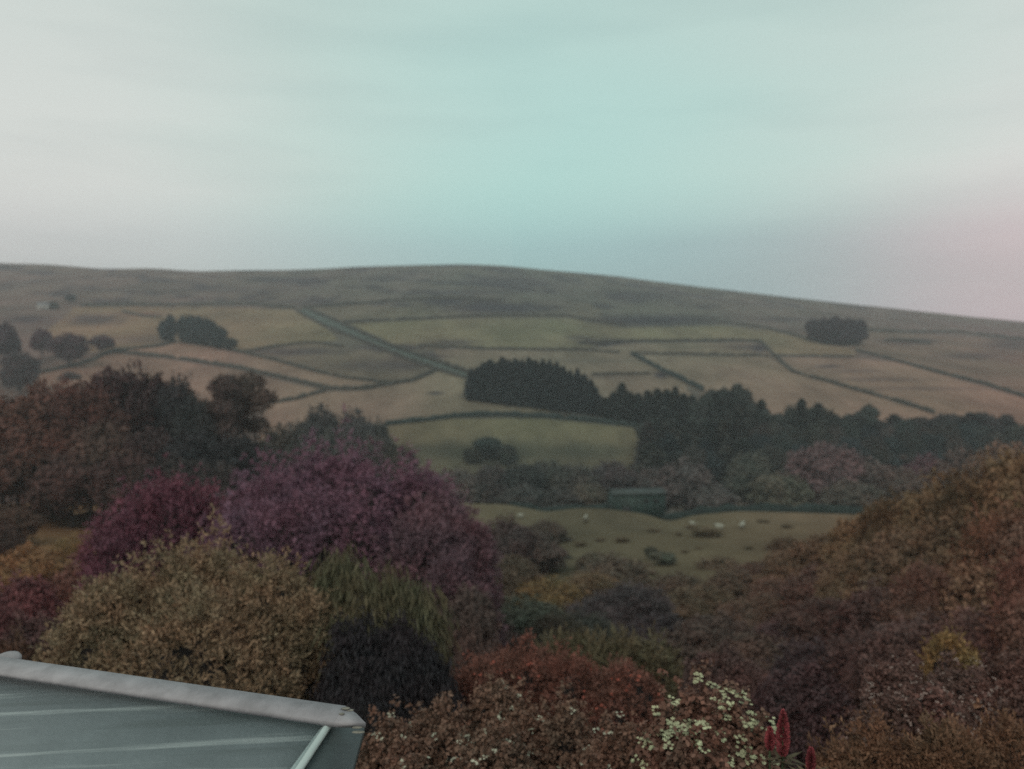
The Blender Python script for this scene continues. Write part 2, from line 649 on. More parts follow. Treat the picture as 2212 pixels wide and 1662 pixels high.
# ------------------------------------------------------------------ drystone walls and the lane
def path_hits(pts, step=4.0, ymin=215):
    out = []
    for (x0, y0), (x1, y1) in zip(pts[:-1], pts[1:]):
        n = max(1, int(math.hypot(x1 - x0, (y1 - y0) * 2) / step))
        for k in range(n):
            t = k / n
            out.append(hit(x0 + t * (x1 - x0), y0 + t * (y1 - y0), ymin))
    out.append(hit(*pts[-1], ymin))
    P = np.array(out)
    if len(P) > 6:   # soften the zigzag of grazing sight lines
        k = np.array([1, 2, 3, 2, 1.]) / 9
        for c in (0, 1):
            q = np.concatenate([[P[0, c]] * 2, P[:, c], [P[-1, c]] * 2])
            P[:, c] = np.convolve(q, k, 'valid')
        P[:, 2] = ground(P[:, 0], P[:, 1])
    return P


def wall_mesh(P, h=1.4, w=0.7, seed=1):
    rs = np.random.RandomState(seed)
    # resample at about a metre and a half
    d = np.concatenate([[0], np.cumsum(np.linalg.norm(np.diff(P[:, :2], axis=0), axis=1))])
    n = max(3, int(d[-1] / 1.6))
    s = np.linspace(0, d[-1], n)
    x, y = np.interp(s, d, P[:, 0]), np.interp(s, d, P[:, 1])
    z = ground(x, y)
    tx, ty = np.gradient(x), np.gradient(y)
    l = np.hypot(tx, ty) + 1e-9
    nx, ny = -ty / l, tx / l
    hh = h * (1 + 0.16 * rs.randn(n).clip(-1.6, 1.3))
    hh = hh * np.where(rs.rand(n) < 0.035, 0.35, 1.0)      # fallen stretches
    wb, wt = w * 0.62 * (1 + .1 * rs.randn(n)), w * 0.36 * (1 + .1 * rs.randn(n))
    rings = [np.stack([x + nx * a, y + ny * a, z + b], 1) for a, b in
             ((wb, -0.5), (wb * .96, hh * .45), (wt, hh), (-wt, hh * (1 + .05 * rs.randn(n))), (-wb * .96, hh * .45), (-wb, -0.5))]
    V = np.stack(rings, 1).reshape(-1, 3)
    Q = []
    for i in range(n - 1):
        for k in range(6):
            a, b = i * 6 + k, i * 6 + (k + 1) % 6
            Q.append([a, b, b + 6, a + 6])
    e = (n - 1) * 6
    Q += [[0, 5, 4, 1], [1, 4, 3, 2], [e, e + 1, e + 4, e + 5], [e + 1, e + 2, e + 3, e + 4]]
    return mk_mesh('drystone_wall', V, Q)


G_W = 'drystone walls dividing the hillside fields'
WALLS = [
    ('grey drystone wall along the top of the olive field above the left conifer clump', [(172, 662), (329, 660), (529, 658), (639, 667)], 1.9, M_WALL),
    ('short reddish bank of tumbled wall left of the small conifer clump', [(263, 673), (310, 685), (350, 687)], 1.3, M_WALL),
    ('long dark wall falling rightward under the pale strip field', [(237, 760), (365, 773), (511, 795), (620, 820), (712, 842), (784, 842), (839, 831), (893, 824), (944, 799)], 1.5, M_WALL),
    ('wall descending from the left conifer clump above the pale strip field', [(405, 738), (489, 755), (584, 777), (675, 802), (741, 817), (838, 829)], 1.3, M_WALL),
    ('wall climbing past the three round trees toward the left conifer clump', [(73, 810), (146, 795), (201, 780), (237, 760), (347, 749), (380, 738)], 1.4, M_WALL),
    ('short curved wall between two tan fields beside the open crowned tree', [(504, 873), (584, 872), (639, 864), (675, 853), (704, 846)], 1.4, M_WALL),
    ('faint broken wall on rough ground right of the left conifer clump', [(522, 762), (584, 751), (657, 742), (693, 742), (741, 751)], 1.1, M_WALL),
    ('upper wall of the straight sunken lane running down the hill', [(655, 664), (729, 696), (802, 729), (846, 749), (948, 783), (1010, 806)], 1.7, M_WALL),
    ('lower wall of the straight sunken lane running down the hill', [(640, 672), (700, 705), (760, 729), (820, 753), (893, 782), (948, 801), (1005, 819)], 1.5, M_WALL),
    ('high wall running right from the top of the lane below the moor', [(660, 666), (784, 657), (893, 648), (966, 645), (1080, 650)], 1.9, M_WALL),
    ('long level wall below the dark heather band in the middle of the hill', [(740, 698), (839, 693), (901, 691), (966, 687), (1076, 684), (1222, 684), (1350, 706)], 1.7, M_WALL),
    ('wall sloping from the heather band down to the right hand round copse', [(1544, 694), (1661, 711), (1720, 727), (1760, 738)], 1.5, M_WALL),
    ('wall continuing down to the right below the round copse', [(1848, 758), (1934, 780), (2051, 813), (2129, 832), (2212, 858), (2300, 890)], 1.5, M_WALL),
    ('level wall just above the tall block plantation', [(900, 748), (966, 751), (1076, 755), (1185, 757), (1250, 756), (1340, 764)], 1.2, M_WALL),
    ('wall with a sharp bend framing the top and right of the big tan field', [(1250, 744), (1349, 739), (1466, 738), (1583, 737), (1643, 738), (1669, 766), (1712, 805), (1778, 823), (1856, 846), (1934, 867), (2020, 895)], 1.5, M_WALL),
    ('thin level wall along the upper edge of the big tan field', [(1368, 764), (1505, 766), (1661, 770)], 1.1, M_WALL),
    ('thin wall from the bent wall toward the foot of the round copse', [(1672, 769), (1778, 770), (1844, 772)], 1.0, M_WALL),
    ('thick dark wall running diagonally down the left edge of the big tan field', [(1362, 766), (1427, 801), (1485, 828), (1520, 846)], 2.0, M_WALL_DARK),
    ('short level wall behind the small conifers right of the block plantation', [(1276, 811), (1331, 810), (1407, 809)], 1.1, M_WALL),
    ('long arched dark wall below the block plantation', [(831, 919), (893, 913), (985, 902), (1076, 899), (1185, 903), (1295, 914), (1400, 926)], 1.7, M_WALL_DARK),
    ('thin upper wall parallel to the right end of the arched wall', [(1185, 896), (1295, 906), (1400, 917)], 1.0, M_WALL),
    ('high wall running right from the round copse under the skyline', [(1876, 715), (1954, 719), (2071, 719), (2212, 735), (2300, 745)], 1.7, M_WALL),
    ('short wall stub just below and right of the round copse', [(1907, 738), (1973, 738), (2012, 744)], 1.6, M_WALL),
]
for k, (lab, pts, h, mat) in enumerate(WALLS):
    P = path_hits(pts)
    o = link('drystone_wall', wall_mesh(P, h * 1.08, 1.0, k), mat)
    tag(o, lab, 'wall', G_W, 'thing')


def depth_path(pts, Y):
    return np.array([at_depth(px, py, Y + dy) for px, py, dy in pts])


for k, (lab, pts, h) in enumerate([
        ('dark mossy wall curving behind the sheep pasture right of the green barn',
         [(1432, 1126, 1), (1458, 1120, 0), (1500, 1108, 0), (1560, 1100, 1), (1640, 1097, 1), (1720, 1099, 1), (1800, 1105, 0), (1890, 1108, -1), (1960, 1108, -2)], 1.75),
        ('dark low wall behind the sheep pasture left of the green barn', [(1100, 1098, 0), (1150, 1102, 0), (1200, 1103, 0), (1255, 1094, 0), (1312, 1095, 0)], 1.1)]):
    P = depth_path(pts, 133.5)
    P[:, 2] = ground(P[:, 0], P[:, 1])
    o = link('drystone_wall', wall_mesh(P, h, 0.7, 50 + k), M_WALL_DARK)
    tag(o, lab, 'wall', None, 'thing')
P = np.array([(-76, 100, 0), (-68, 101, 0), (-60, 102, 0), (-48, 103, 0.)])
o = link('drystone_wall', wall_mesh(P, 1.1, .7, 60), plain('reddish_drystone', (.07, .045, .035), .95, .8))
tag(o, 'low brown wall at the foot of the big left hand trees', 'wall', None, 'thing')

# lane: a strip of wet grass and stone between its two walls
U = path_hits([(655, 666), (729, 698), (802, 731), (846, 751), (948, 785), (1010, 808)])
Lw = path_hits([(645, 671), (700, 703), (760, 727), (820, 751), (893, 780), (948, 799), (1008, 817)])


def resamp(P, n):
    d = np.concatenate([[0], np.cumsum(np.linalg.norm(np.diff(P[:, :2], axis=0), axis=1))])
    s = np.linspace(0, d[-1], n)
    return np.stack([np.interp(s, d, P[:, 0]), np.interp(s, d, P[:, 1])], 1)


n = 160
A, B = resamp(U, n), resamp(Lw, n)
cols = [A * (1 - t) + B * t for t in np.linspace(0.02, 0.98, 9)]
V = []
for i in range(n):
    for c in cols:
        V.append((c[i, 0], c[i, 1], gz(c[i, 0], c[i, 1]) + 0.14))
Q = [[i * 9 + k, i * 9 + k + 1, (i + 1) * 9 + k + 1, (i + 1) * 9 + k] for i in range(n - 1) for k in range(8)]
o = link('lane', mk_mesh('lane', V, Q, True), plain('lane_grass', (0.052, 0.068, 0.058), .9, .15, .25))
tag(o, 'straight grassy lane between walls running down the hillside', kind='structure')


# ------------------------------------------------------------------ foliage generators
def leaves(rs, C, Nrm, Ax, Ln, Wd):
    """diamond leaves: centre, normal, long axis"""
    Ax = Ax / (np.linalg.norm(Ax, axis=1, keepdims=True) + 1e-9)
    B = np.cross(Nrm, Ax)
    B /= (np.linalg.norm(B, axis=1, keepdims=True) + 1e-9)
    l = Ln[:, None] / 2
    w = Wd[:, None] / 2
    V = np.stack([C - Ax * l, C + B * w, C + Ax * l, C - B * w], 1).reshape(-1, 3)
    Q = np.arange(len(V)).reshape(-1, 4)
    return V, Q


def sph(rs, n):
    d = rs.randn(n, 3)
    return d / np.linalg.norm(d, axis=1, keepdims=True)


def lobes_mesh(name, lobes, n, leaf, style='leaf', seed=0, core=0.78, aspect=0.5, gap=0.0, ragged=0.12, drop=0.0, thick=(0.80, 1.05), tuft=1, tuft_r=2.2):
    """crown: dark twiggy cores inside lobes, leaves in tufts of `tuft` on and around the lobe surfaces"""
    rs = np.random.RandomState(seed)
    lobes = np.array(lobes, float)
    mb = MB()
    for i, l in enumerate(lobes):
        mb.blob(l[:3], l[3:] * core, seed + i, 10, 7)
    ncore = sum(len(q) for q in mb.Q)
    area = (lobes[:, 3] * lobes[:, 5] + lobes[:, 4] * lobes[:, 5] + lobes[:, 3] * lobes[:, 4])
    nt = int(n / tuft * 1.9)
    idx = rs.choice(len(lobes), nt, p=area / area.sum())
    d = sph(rs, nt)
    d[:, 2] = np.where(rs.rand(nt) < 0.6, np.abs(d[:, 2]), d[:, 2])
    c, r = lobes[idx, :3], lobes[idx, 3:]
    rad = rs.uniform(thick[0], thick[1], nt) + ragged * rs.rand(nt) ** 3
    ph = idx * 1.7
    rad *= 1 + 0.10 * np.sin(7 * d[:, 0] + ph) * np.sin(6 * d[:, 1] + 2 * ph) + 0.08 * np.sin(13 * d[:, 2] + 9 * d[:, 0] + ph)
    C = c + r * d * rad[:, None]
    keep = np.ones(nt, bool)      # nothing grows buried inside another lobe
    for k, l in enumerate(lobes):
        q = (C - l[:3]) / l[3:]
        keep &= ((q ** 2).sum(1) > 0.62) | (idx == k)
    if gap:
        s_ = lobes[:, 3:].mean() * 0.6
        nv = (np.sin(C[:, 0] / s_ * 2.1 + 1) + np.sin(C[:, 1] / s_ * 2.3 + 2) + np.sin(C[:, 2] / s_ * 2.7 + 3))
        keep &= nv > (-3 + gap * 3)
    C, d = C[keep][:int(n / tuft)], d[keep][:int(n / tuft)]
    if tuft > 1:
        out = d * .7 + .6 * sph(rs, len(C))
        tk = np.repeat(np.arange(len(C)), tuft)
        sd = sph(rs, len(tk)) + .8 * out[tk]
        C = C[tk] + sd * leaf * tuft_r * rs.rand(len(tk))[:, None] ** .6 * .5
        d = sd / (np.linalg.norm(sd, axis=1, keepdims=True) + 1e-9)
    n = len(C)
    sz = leaf * rs.uniform(0.6, 1.35, n)
    if style == 'leaf':
        Nrm = d + 0.6 * sph(rs, n)
        Ax = np.cross(Nrm, sph(rs, n))
        W = sz * aspect * 1.3
    elif style == 'spray':            # feathery shoots standing off the surface
        Ax = d * 1.0 + np.array([0, 0, 0.35]) + 0.5 * sph(rs, n)
        Nrm = np.cross(Ax, sph(rs, n)) + np.array([0, 0, .3])
        W = sz * aspect * 0.9
    elif style == 'droop':
        Ax = d * 0.35 + np.array([0, 0, -1.0]) + 0.25 * sph(rs, n)
        Nrm = np.cross(Ax, sph(rs, n))
        W = sz * aspect * 0.5
    Nrm = Nrm / (np.linalg.norm(Nrm, axis=1, keepdims=True) + 1e-9)
    V, Q = leaves(rs, C, Nrm, Ax, sz, W)
    mb.add(V, Q)
    me = mb.mesh(name)
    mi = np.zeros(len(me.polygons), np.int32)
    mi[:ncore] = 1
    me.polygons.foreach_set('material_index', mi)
    me['two'] = 1
    return me


def dome_lobes(rs, W, D, H, n, low=0.05, size=0.42):
    """lobes that together fill a rounded crown W x D x H standing on z=0"""
    L = [(0, 0, H * (0.5 + low / 2), W * .34, D * .34, H * (.44 - low / 2))]
    for i in range(n):
        a = 2 * math.pi * (i + rs.rand()) / n * 2.4
        rr = math.sqrt(rs.uniform(0.1, 1))
        zz = rs.uniform(low + .22, 0.86)
        env = math.sqrt(max(0.05, 1 - ((zz - .35) / .72) ** 2))
        s = size * rs.uniform(.65, 1.15)
        L.append((math.cos(a) * W * .5 * rr * env * (1 - s * .8), math.sin(a) * D * .5 * rr * env * (1 - s * .8), H * zz * (1 - .08),
                  W * .5 * s, D * .5 * s, H * .42 * s * rs.uniform(.7, 1.1)))
    # clip so nothing passes the top or sinks
    out = []
    for l in L:
        x, y, z, a, b, c = l
        z = min(z, H - c)
        z = max(z, c * .9)
        out.append((x, y, z, a, b, c))
    return out


def trunk_mesh(rs, H, r, limbs=5, top=.75):
    mb = MB()
    lean = rs.uniform(-.04, .04, 2) * H
    mb.tube([(0, 0, -0.06 * H), (lean[0] * .3, lean[1] * .3, H * .2), (lean[0], lean[1], H * .5), (lean[0] * 1.3, lean[1] * 1.3, H * top)],
            [r * 1.5, r, r * .7, r * .25])
    for i in range(limbs):
        a = rs.uniform(0, 6.28)
        z0 = H * rs.uniform(.2, .55)
        e = H * rs.uniform(.16, .3)
        mb.tube([(lean[0] * z0 / H, lean[1] * z0 / H, z0), (math.cos(a) * e * .5, math.sin(a) * e * .5, z0 + e * .6), (math.cos(a) * e, math.sin(a) * e, z0 + e * 1.1)],
                [r * .5, r * .35, r * .12], 5)
    return mb.mesh('trunk', True)


def conifer_mesh(seed, full=0.17):
    """unit-height spruce: drooping branch fans in whorls"""
    rs = np.random.RandomState(seed)
    n = 2600
    t = rs.rand(n) ** 0.8
    z = 0.06 + 0.93 * t
    R = full * (1.02 - t) ** 0.58 * (1 + .2 * np.sin(z * 55 + seed)) + .006
    a = rs.uniform(0, 6.28, n)
    R = R * (1 + .2 * np.sin(a * 3 + z * 9 + seed) + .12 * np.sin(a * 7 + z * 23))
    q = rs.uniform(.45, 1.08, n)
    C = np.stack([np.cos(a) * R * q, np.sin(a) * R * q, z], 1)
    Ax = np.stack([np.cos(a), np.sin(a), rs.uniform(-.7, .3, n)], 1)
    Nrm = np.stack([-.4 * np.cos(a), -.4 * np.sin(a), np.ones(n)], 1) + .5 * sph(rs, n)
    Nrm /= np.linalg.norm(Nrm, axis=1, keepdims=True)
    sz = (0.05 + .05 * (1 - t)) * rs.uniform(.7, 1.3, n)
    V, Q = leaves(rs, C, Nrm, Ax, sz, sz * .55)
    mb = MB()
    mb.add(V, Q)
    m = 9
    rings = [(0.08, full * .75), (.35, full * .6), (.65, full * .35), (.92, .012)]
    mb.tube([(0, 0, a_) for a_, _ in rings], [b_ for _, b_ in rings], m)
    return mb.mesh('crown')


RS = np.random.RandomState(7)
PROTO = {'conifer': [], 'tree': [], 'bush': [], 'pine': []}
for s in range(4):
    tm = MB().tube([(0, 0, -.05), (0, 0, .3), (0, 0, .9)], [.018, .013, .004]).mesh('trunk', True)
    PROTO['conifer'].append((conifer_mesh(20 + s, (.17, .2, .24, .15)[s]), tm))
for s in range(4):
    rs = np.random.RandomState(40 + s)
    lb = dome_lobes(rs, 1.0, 1.0, 0.84, 15, .05, .42)
    lb = [(x, y, z + .16, a, b, c) for x, y, z, a, b, c in lb]
    PROTO['tree'].append((lobes_mesh('crown', lb, 6500, .050, 'leaf', 60 + s, core=.7, gap=.25, ragged=.22, tuft=6), trunk_mesh(rs, 1.0, .022)))
for s in range(5):
    rs = np.random.RandomState(80 + s)
    lb = dome_lobes(rs, 1.0, 1.0, 1.0, 14, .0, .42)
    PROTO['bush'].append((lobes_mesh('crown', lb, 14000, .034, 'spray' if s % 2 else 'leaf', 90 + s, core=.74, ragged=.25, tuft=9, tuft_r=2.6), trunk_mesh(rs, .8, .018, 4)))
for s in range(3):
    rs = np.random.RandomState(100 + s)
    lb = []
    for i in range(9):
        a = rs.uniform(0, 6.28)
        zz = rs.uniform(.45, .93)
        rr = rs.uniform(.1, .33) * (1.15 - .7 * abs(zz - .6))
        s_ = rs.uniform(.1, .17)
        lb.append((math.cos(a) * rr, math.sin(a) * rr, zz, s_ * 1.25, s_ * 1.25, s_ * .75))
    lb.append((0, 0, .72, .2, .2, .22))
    PROTO['pine'].append((lobes_mesh('crown', lb, 5000, .045, 'leaf', 110 + s, core=.55, gap=.3, ragged=.3), trunk_mesh(rs, 1.0, .02, 6, .88)))
PROTO['high'] = []
for s in range(2):
    rs = np.random.RandomState(130 + s)
    lb = []
    for i in range(9):
        a = rs.uniform(0, 6.28)
        rr = rs.uniform(.15, .42)
        lb.append((math.cos(a) * rr, math.sin(a) * rr, rs.uniform(.60, .92), .20, .20, .08))
    PROTO['high'].append((lobes_mesh('crown', lb, 6000, .032, 'leaf', 140 + s, core=.4, gap=.45, ragged=.3), trunk_mesh(rs, 1.0, .018, 9, .9)))

_count = [0]


def plant(kind, x, y, h, w, color, name, label, cat, group=None, mat=None, z=None, var=None, trunk=True):
    i = _count[0]
    _count[0] += 1
    crown_me, trunk_me = PROTO[kind][(i if var is None else var) % len(PROTO[kind])]
    z = gz(x, y) if z is None else z
    rnd = random.Random(i * 31 + 5)
    root = empty(name, (x, y, z - 0.1), rnd.uniform(0, 6.28), (w, w, h))
    tag(root, label, cat, group)
    mat = mat or M_LEAF_FAR
    k = rnd.uniform(.78, 1.22) if kind in ('bush', 'pine') or w > 3 and kind == 'tree' else rnd.uniform(.88, 1.14)
    me = crown_me
    key = (crown_me.name, mat.name)
    if key not in _matcache:
        me = crown_me.copy()
        me.materials.clear()
        me.materials.append(mat)
        if me.get('two'):
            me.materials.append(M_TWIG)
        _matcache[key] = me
    link('crown', _matcache[key], None, root, (color[0] * k * rnd.uniform(.95, 1.05), color[1] * k, color[2] * k * rnd.uniform(.95, 1.05)))
    if trunk:
        link('trunk', trunk_me, M_BARK, root)
    return root


_matcache = {}


def stand(kind, px, top, w_px, color, name, label, cat, group=None, Y=None, base=None, mat=None, var=None, wf=1.0):
    """a plant whose crown top shows at (px, top); on the ground at depth Y, or where the sight line to (px, base) meets it"""
    if base is not None:
        x, Yh, zg = hit(px, base, 215)
    else:
        a, _ = ray(px, top)
        x, Yh = a * Y, Y
        zg = gz(x, Yh)
    zt = ray(px, top)[1] * Yh
    w = w_px * Yh / F * wf
    h = max(0.5, zt - zg)
    if kind == 'bush' and h < .6 * w:
        h = .6 * w
        zg = zt - h
    return plant(kind, x, Yh, h, w, color, name, label, cat, group, mat, zg, var)


CON = (.024, .034, .039)
CON2 = (.032, .040, .038)
# --- small conifer clump on the left of the hill
G1 = 'small clump of conifers left on the hillside'
for k, (px, top, base, w) in enumerate([(357, 692, 742, 30), (370, 681, 741, 30), (396, 683, 742, 34), (412, 681, 744, 36), (428, 685, 746, 36), (445, 688, 748, 36), (460, 696, 751, 36), (476, 706, 754, 34)]):
    stand('bush', px, top, w, CON, 'conifer', 'dark conifer in the small clump among the olive fields at left', 'tree', G1, base=base)
stand('tree', 498, 730, 34, CON2, 'bushy_tree', 'low round dark tree at the right end of the small conifer clump', 'tree', base=758)
stand('tree', 153, 637, 24, (.03, .03, .04), 'bushy_tree', 'lone dark tree high on the left hillside by the tiny white cottage', 'tree', base=656)
stand('bush', 116, 652, 22, (.05, .045, .04), 'hawthorn_bush', 'small dull bush between the tiny white cottage and the lone tree', 'bush', base=668)
G2 = 'round trees by the left field wall'
PUR = (.075, .040, .055)
for px, top, base, w, lab in [(92, 712, 778, 48, 'tall narrow purplish tree, leftmost of three by the field wall'),
                              (150, 722, 795, 80, 'broad purplish tree, middle and biggest of three by the field wall'),
                              (221, 724, 768, 54, 'smaller rounded purplish tree at the wall corner, rightmost of three')]:
    stand('tree', px, top, w, PUR, 'round_tree', lab, 'tree', G2, base=base)
stand('bush', 150, 804, 46, (.08, .05, .045), 'scrub_bush', 'low reddish scrub bush under the wall below the round purplish trees', 'bush', base=818)
stand('tree', 10, 700, 66, (.06, .035, .045), 'round_tree', 'dark purplish tree cut by the left edge above the big woodland', 'tree', base=800)
stand('tree', 45, 762, 84, (.055, .038, .042), 'round_tree', 'dark spreading tree at the left edge below the purplish ones', 'tree', base=860)
# --- round copse on the right of the hill
G3 = 'round copse under the right skyline'
for px, top, base, w in [(1758, 690, 738, 40), (1780, 688, 742, 42), (1805, 686, 744, 44), (1830, 688, 745, 44), (1855, 691, 742, 40), (1792, 700, 745, 44), (1822, 702, 747, 44), (1844, 704, 746, 40)]:
    stand('bush', px, top, w, (.040, .030, .042), 'round_tree', 'dark round tree in the compact copse under the right skyline', 'tree', G3, base=base, wf=1.1)
# --- block plantation in the middle
G4 = 'conifer block plantation at mid hillside'
tops = [(1018, 802), (1030, 783), (1043, 774), (1056, 768), (1070, 776), (1084, 764), (1098, 771), (1112, 768), (1127, 773), (1142, 768), (1157, 776), (1172, 774), (1187, 777),
        (1202, 783), (1217, 792), (1232, 802), (1247, 800), (1262, 812), (1276, 826), (1286, 842)]
for k, (px, top) in enumerate(tops):
    b = 861 + (px - 1015) * .125
    stand('conifer', px, top + (k * 37 % 19) - 8, 78, CON, 'conifer', 'tall dark conifer in the dense block plantation at mid hillside', 'tree', G4, base=b)
    stand('conifer', px + 5, top + 8, 78, CON, 'conifer', 'tall dark conifer in the dense block plantation at mid hillside', 'tree', G4, base=b - 12)
    if k % 2 == 0:
        stand('conifer', px + 2, top + 34, 85, CON, 'conifer', 'tall dark conifer in the dense block plantation at mid hillside', 'tree', G4, base=b + 3)
# --- conifers stepping down to the valley on the right
G5 = 'mixed dark wood stepping down to the valley at right'
row1 = [(1308, 858, 902), (1325, 846, 905), (1343, 826, 908), (1360, 846, 910), (1378, 848, 912), (1398, 842, 915), (1420, 838, 920), (1440, 840, 922), (1458, 834, 925), (1476, 848, 928), (1494, 852, 930)]
for k, (px, top, base) in enumerate(row1):
    stand('conifer', px, top, 115, CON2, 'conifer', 'dark conifer between the block plantation and the valley wood', 'tree', G5, base=base)
def zone(px):
    return ('at its left end', 'behind the domed greyish tree', 'above the large purplish tree', 'above the small purple tree', 'near its right end')[sum(px > v for v in (1500, 1650, 1860, 2060))]


row2 = [(1405, 905), (1435, 880), (1470, 890), (1505, 862), (1525, 842), (1545, 846), (1567, 832), (1585, 842), (1602, 838), (1622, 868), (1645, 862), (1668, 892), (1690, 898), (1712, 880), (1732, 860), (1750, 876),
        (1768, 870), (1790, 888), (1812, 898), (1832, 890), (1850, 900), (1875, 870), (1893, 902), (1912, 915), (1932, 894), (1955, 912), (1975, 905), (1996, 898), (2016, 904), (2036, 896), (2056, 890), (2076, 896),
        (2096, 890), (2118, 894), (2138, 892), (2158, 900), (2178, 910), (2200, 925)]
for k, (px, top) in enumerate(row2):
    isp = px > 1660
    kind = ('conifer', 'pine', 'pine', 'tree')[(k * 7) % 4] if isp else ('conifer' if k % 3 else 'pine')
    if px in (1875, 1732, 1645, 1567, 1602, 1525):
        kind = 'conifer' if px in (1732, 1645) else 'pine'
    w = {'conifer': 150, 'pine': 75, 'tree': 60}[kind]
    lab = {'conifer': 'pointed dark conifer on the top edge of the valley wood ', 'pine': 'ragged dark pine on the top edge of the valley wood ',
           'tree': 'rounded dark tree on the top edge of the valley wood '}[kind] + zone(px)
    if px == 1875:
        lab = 'lone pine standing taller than its neighbours on the valley wood edge'
    stand(kind, px, top, w, CON2 if px < 1900 else (.036, .034, .036), {'conifer': 'conifer', 'pine': 'pine_tree', 'tree': 'round_tree'}[kind], lab, 'tree', G5, Y=262 - (k % 3) * 5)
G6 = 'lower rows of the dark valley wood'
rr = random.Random(4)
for row, (y0, Yr) in enumerate([(915, 248), (945, 240), (972, 226)]):
    for px in range(1400 + row * 8, 2230, 40):
        t = y0 + rr.uniform(-12, 12) + max(0, (px - 2000) * .03)
        kind = 'conifer' if px < 1640 and rr.random() < .7 else rr.choice(['tree', 'pine', 'tree'])
        w = {'conifer': 170, 'pine': 85, 'tree': 70}[kind]
        c = rr.choice([CON, CON2, (.040, .042, .038), (.045, .040, .038)])
        stand(kind, px + rr.uniform(-8, 8), t, w, c, {'conifer': 'conifer', 'pine': 'pine_tree', 'tree': 'round_tree'}[kind],
              {'conifer': 'dark conifer ', 'pine': 'dark ragged pine ', 'tree': 'dull rounded tree '}[kind] + ('high', 'midway', 'low')[row] + ' inside the valley wood ' + zone(px), 'tree', G6, Y=Yr)
# --- broadleaf trees along the valley bottom, in front
G7 = 'broadleaf trees along the valley bottom'
for px, top, w, c, lab, Y in [
    (1482, 1000, 130, (.085, .070, .072), 'domed greyish tree directly right of the green barn', 172),
    (1408, 1016, 90, (.07, .06, .06), 'greyish tree behind the roof of the green barn', 185),
    (1318, 1000, 110, (.060, .052, .055), 'dark domed tree behind the left end of the green barn', 188),
    (1545, 1050, 90, (.075, .066, .066), 'low shadowy tree right of the domed greyish tree', 165),
    (1622, 980, 100, (.060, .064, .055), 'upright olive tree between the domed greyish and the purple tree', 185),
    (1690, 1025, 110, (.07, .068, .054), 'low olive tree in front of the purple domed tree, on its left', 168),
    (1792, 962, 170, (.082, .054, .060), 'large domed purplish tree, biggest of the valley bottom', 178),
    (1880, 998, 120, (.075, .058, .056), 'brownish tree at the right shoulder of the large purplish tree', 172),
    (1840, 1040, 110, (.07, .06, .055), 'low brown tree below the large purplish tree', 160),
    (2003, 986, 85, (.085, .048, .060), 'small purple rounded tree among the dark wood at right', 172),
    (1950, 1015, 110, (.075, .056, .052), 'brown tree left of the small purple tree', 166),
    (2090, 975, 130, (.085, .058, .052), 'reddish brown tree right of the small purple tree', 165),
    (2170, 960, 130, (.10, .062, .048), 'rusty tree at right behind the tall orange hedge', 160),
    (1240, 1008, 110, (.060, .060, .055), 'brownish round tree left of the dark domed one in the valley', 185),
    (1180, 998, 100, (.042, .048, .046), 'dark round tree in the middle of the valley group', 190),
    (1120, 1004, 100, (.044, .050, .050), 'dark bushy tree left of the middle of the valley group', 182),
    (1060, 1008, 90, (.062, .054, .054), 'dull tree behind the right end of the magenta shrubs', 180),
    (990, 1018, 110, (.068, .060, .056), 'dull low tree just behind the magenta shrubs', 178),
    (930, 1030, 90, (.070, .062, .055), 'low tree half hidden by the crest of the magenta shrubs', 174),
    (1275, 1048, 90, (.07, .062, .055), 'low brown tree just left of the green barn', 158),
    (1205, 1060, 100, (.052, .050, .048), 'dark low tree above the left pasture wall', 156),
    (1130, 1055, 100, (.05, .05, .048), 'dark low tree at the left start of the pasture wall', 157),
]:
    stand('tree', px, top, w, tuple(v * 1.25 for v in c), 'broadleaf_tree', lab, 'tree', G7, Y=Y, wf=1.2)
stand('tree', 1052, 944, 70, (.030, .045, .040), 'round_tree', 'dark green tree alone on the slope below the arched wall', 'tree', base=992)
stand('bush', 1095, 962, 55, (.038, .048, .042), 'gorse_bush', 'dark bush beside the lone dark green tree below the arched wall', 'bush', base=1000)
for px, top, base, w, lab in [(1018, 970, 1000, 44, 'small dark bush left of the lone tree below the arched wall')]:
    stand('bush', px, top, w, (.05, .055, .045), 'gorse_bush', lab, 'bush', base=base)
# --- grey trees at left centre below the hayfields
G8 = 'grey trees in the valley left of centre'
for px, top, w, c, lab, Y in [
    (690, 884, 95, (.050, .046, .050), 'greyish domed tree, tallest of those below the curved tan field', 205),
    (760, 890, 90, (.054, .050, .052), 'greyish tree right of the tallest one below the tan field', 205),
    (812, 912, 70, (.05, .05, .05), 'smaller greyish tree touching the left end of the arched wall', 210),
    (640, 920, 80, (.050, .048, .046), 'low grey tree between the big woodland and the greyish domed tree', 190),
    (600, 925, 90, (.05, .045, .042), 'low dull tree at the right skirt of the big woodland', 160),
    (720, 930, 110, (.050, .050, .048), 'shadowy tree in front of the greyish domed tree', 180),
    (800, 945, 100, (.055, .052, .048), 'shadowy tree above the top of the magenta shrubs', 180),
    (860, 965, 90, (.062, .058, .05), 'dull olive tree right of the top of the magenta shrubs', 178),
    (560, 965, 110, (.045, .044, .044), 'dark tree behind the left shoulder of the magenta shrubs', 140),
    (640, 965, 100, (.045, .044, .044), 'dark low tree just behind the top of the magenta shrubs', 150),
]:
    stand('tree', px, top, w, c, 'broadleaf_tree', lab, 'tree', G8, Y=Y, wf=1.15)
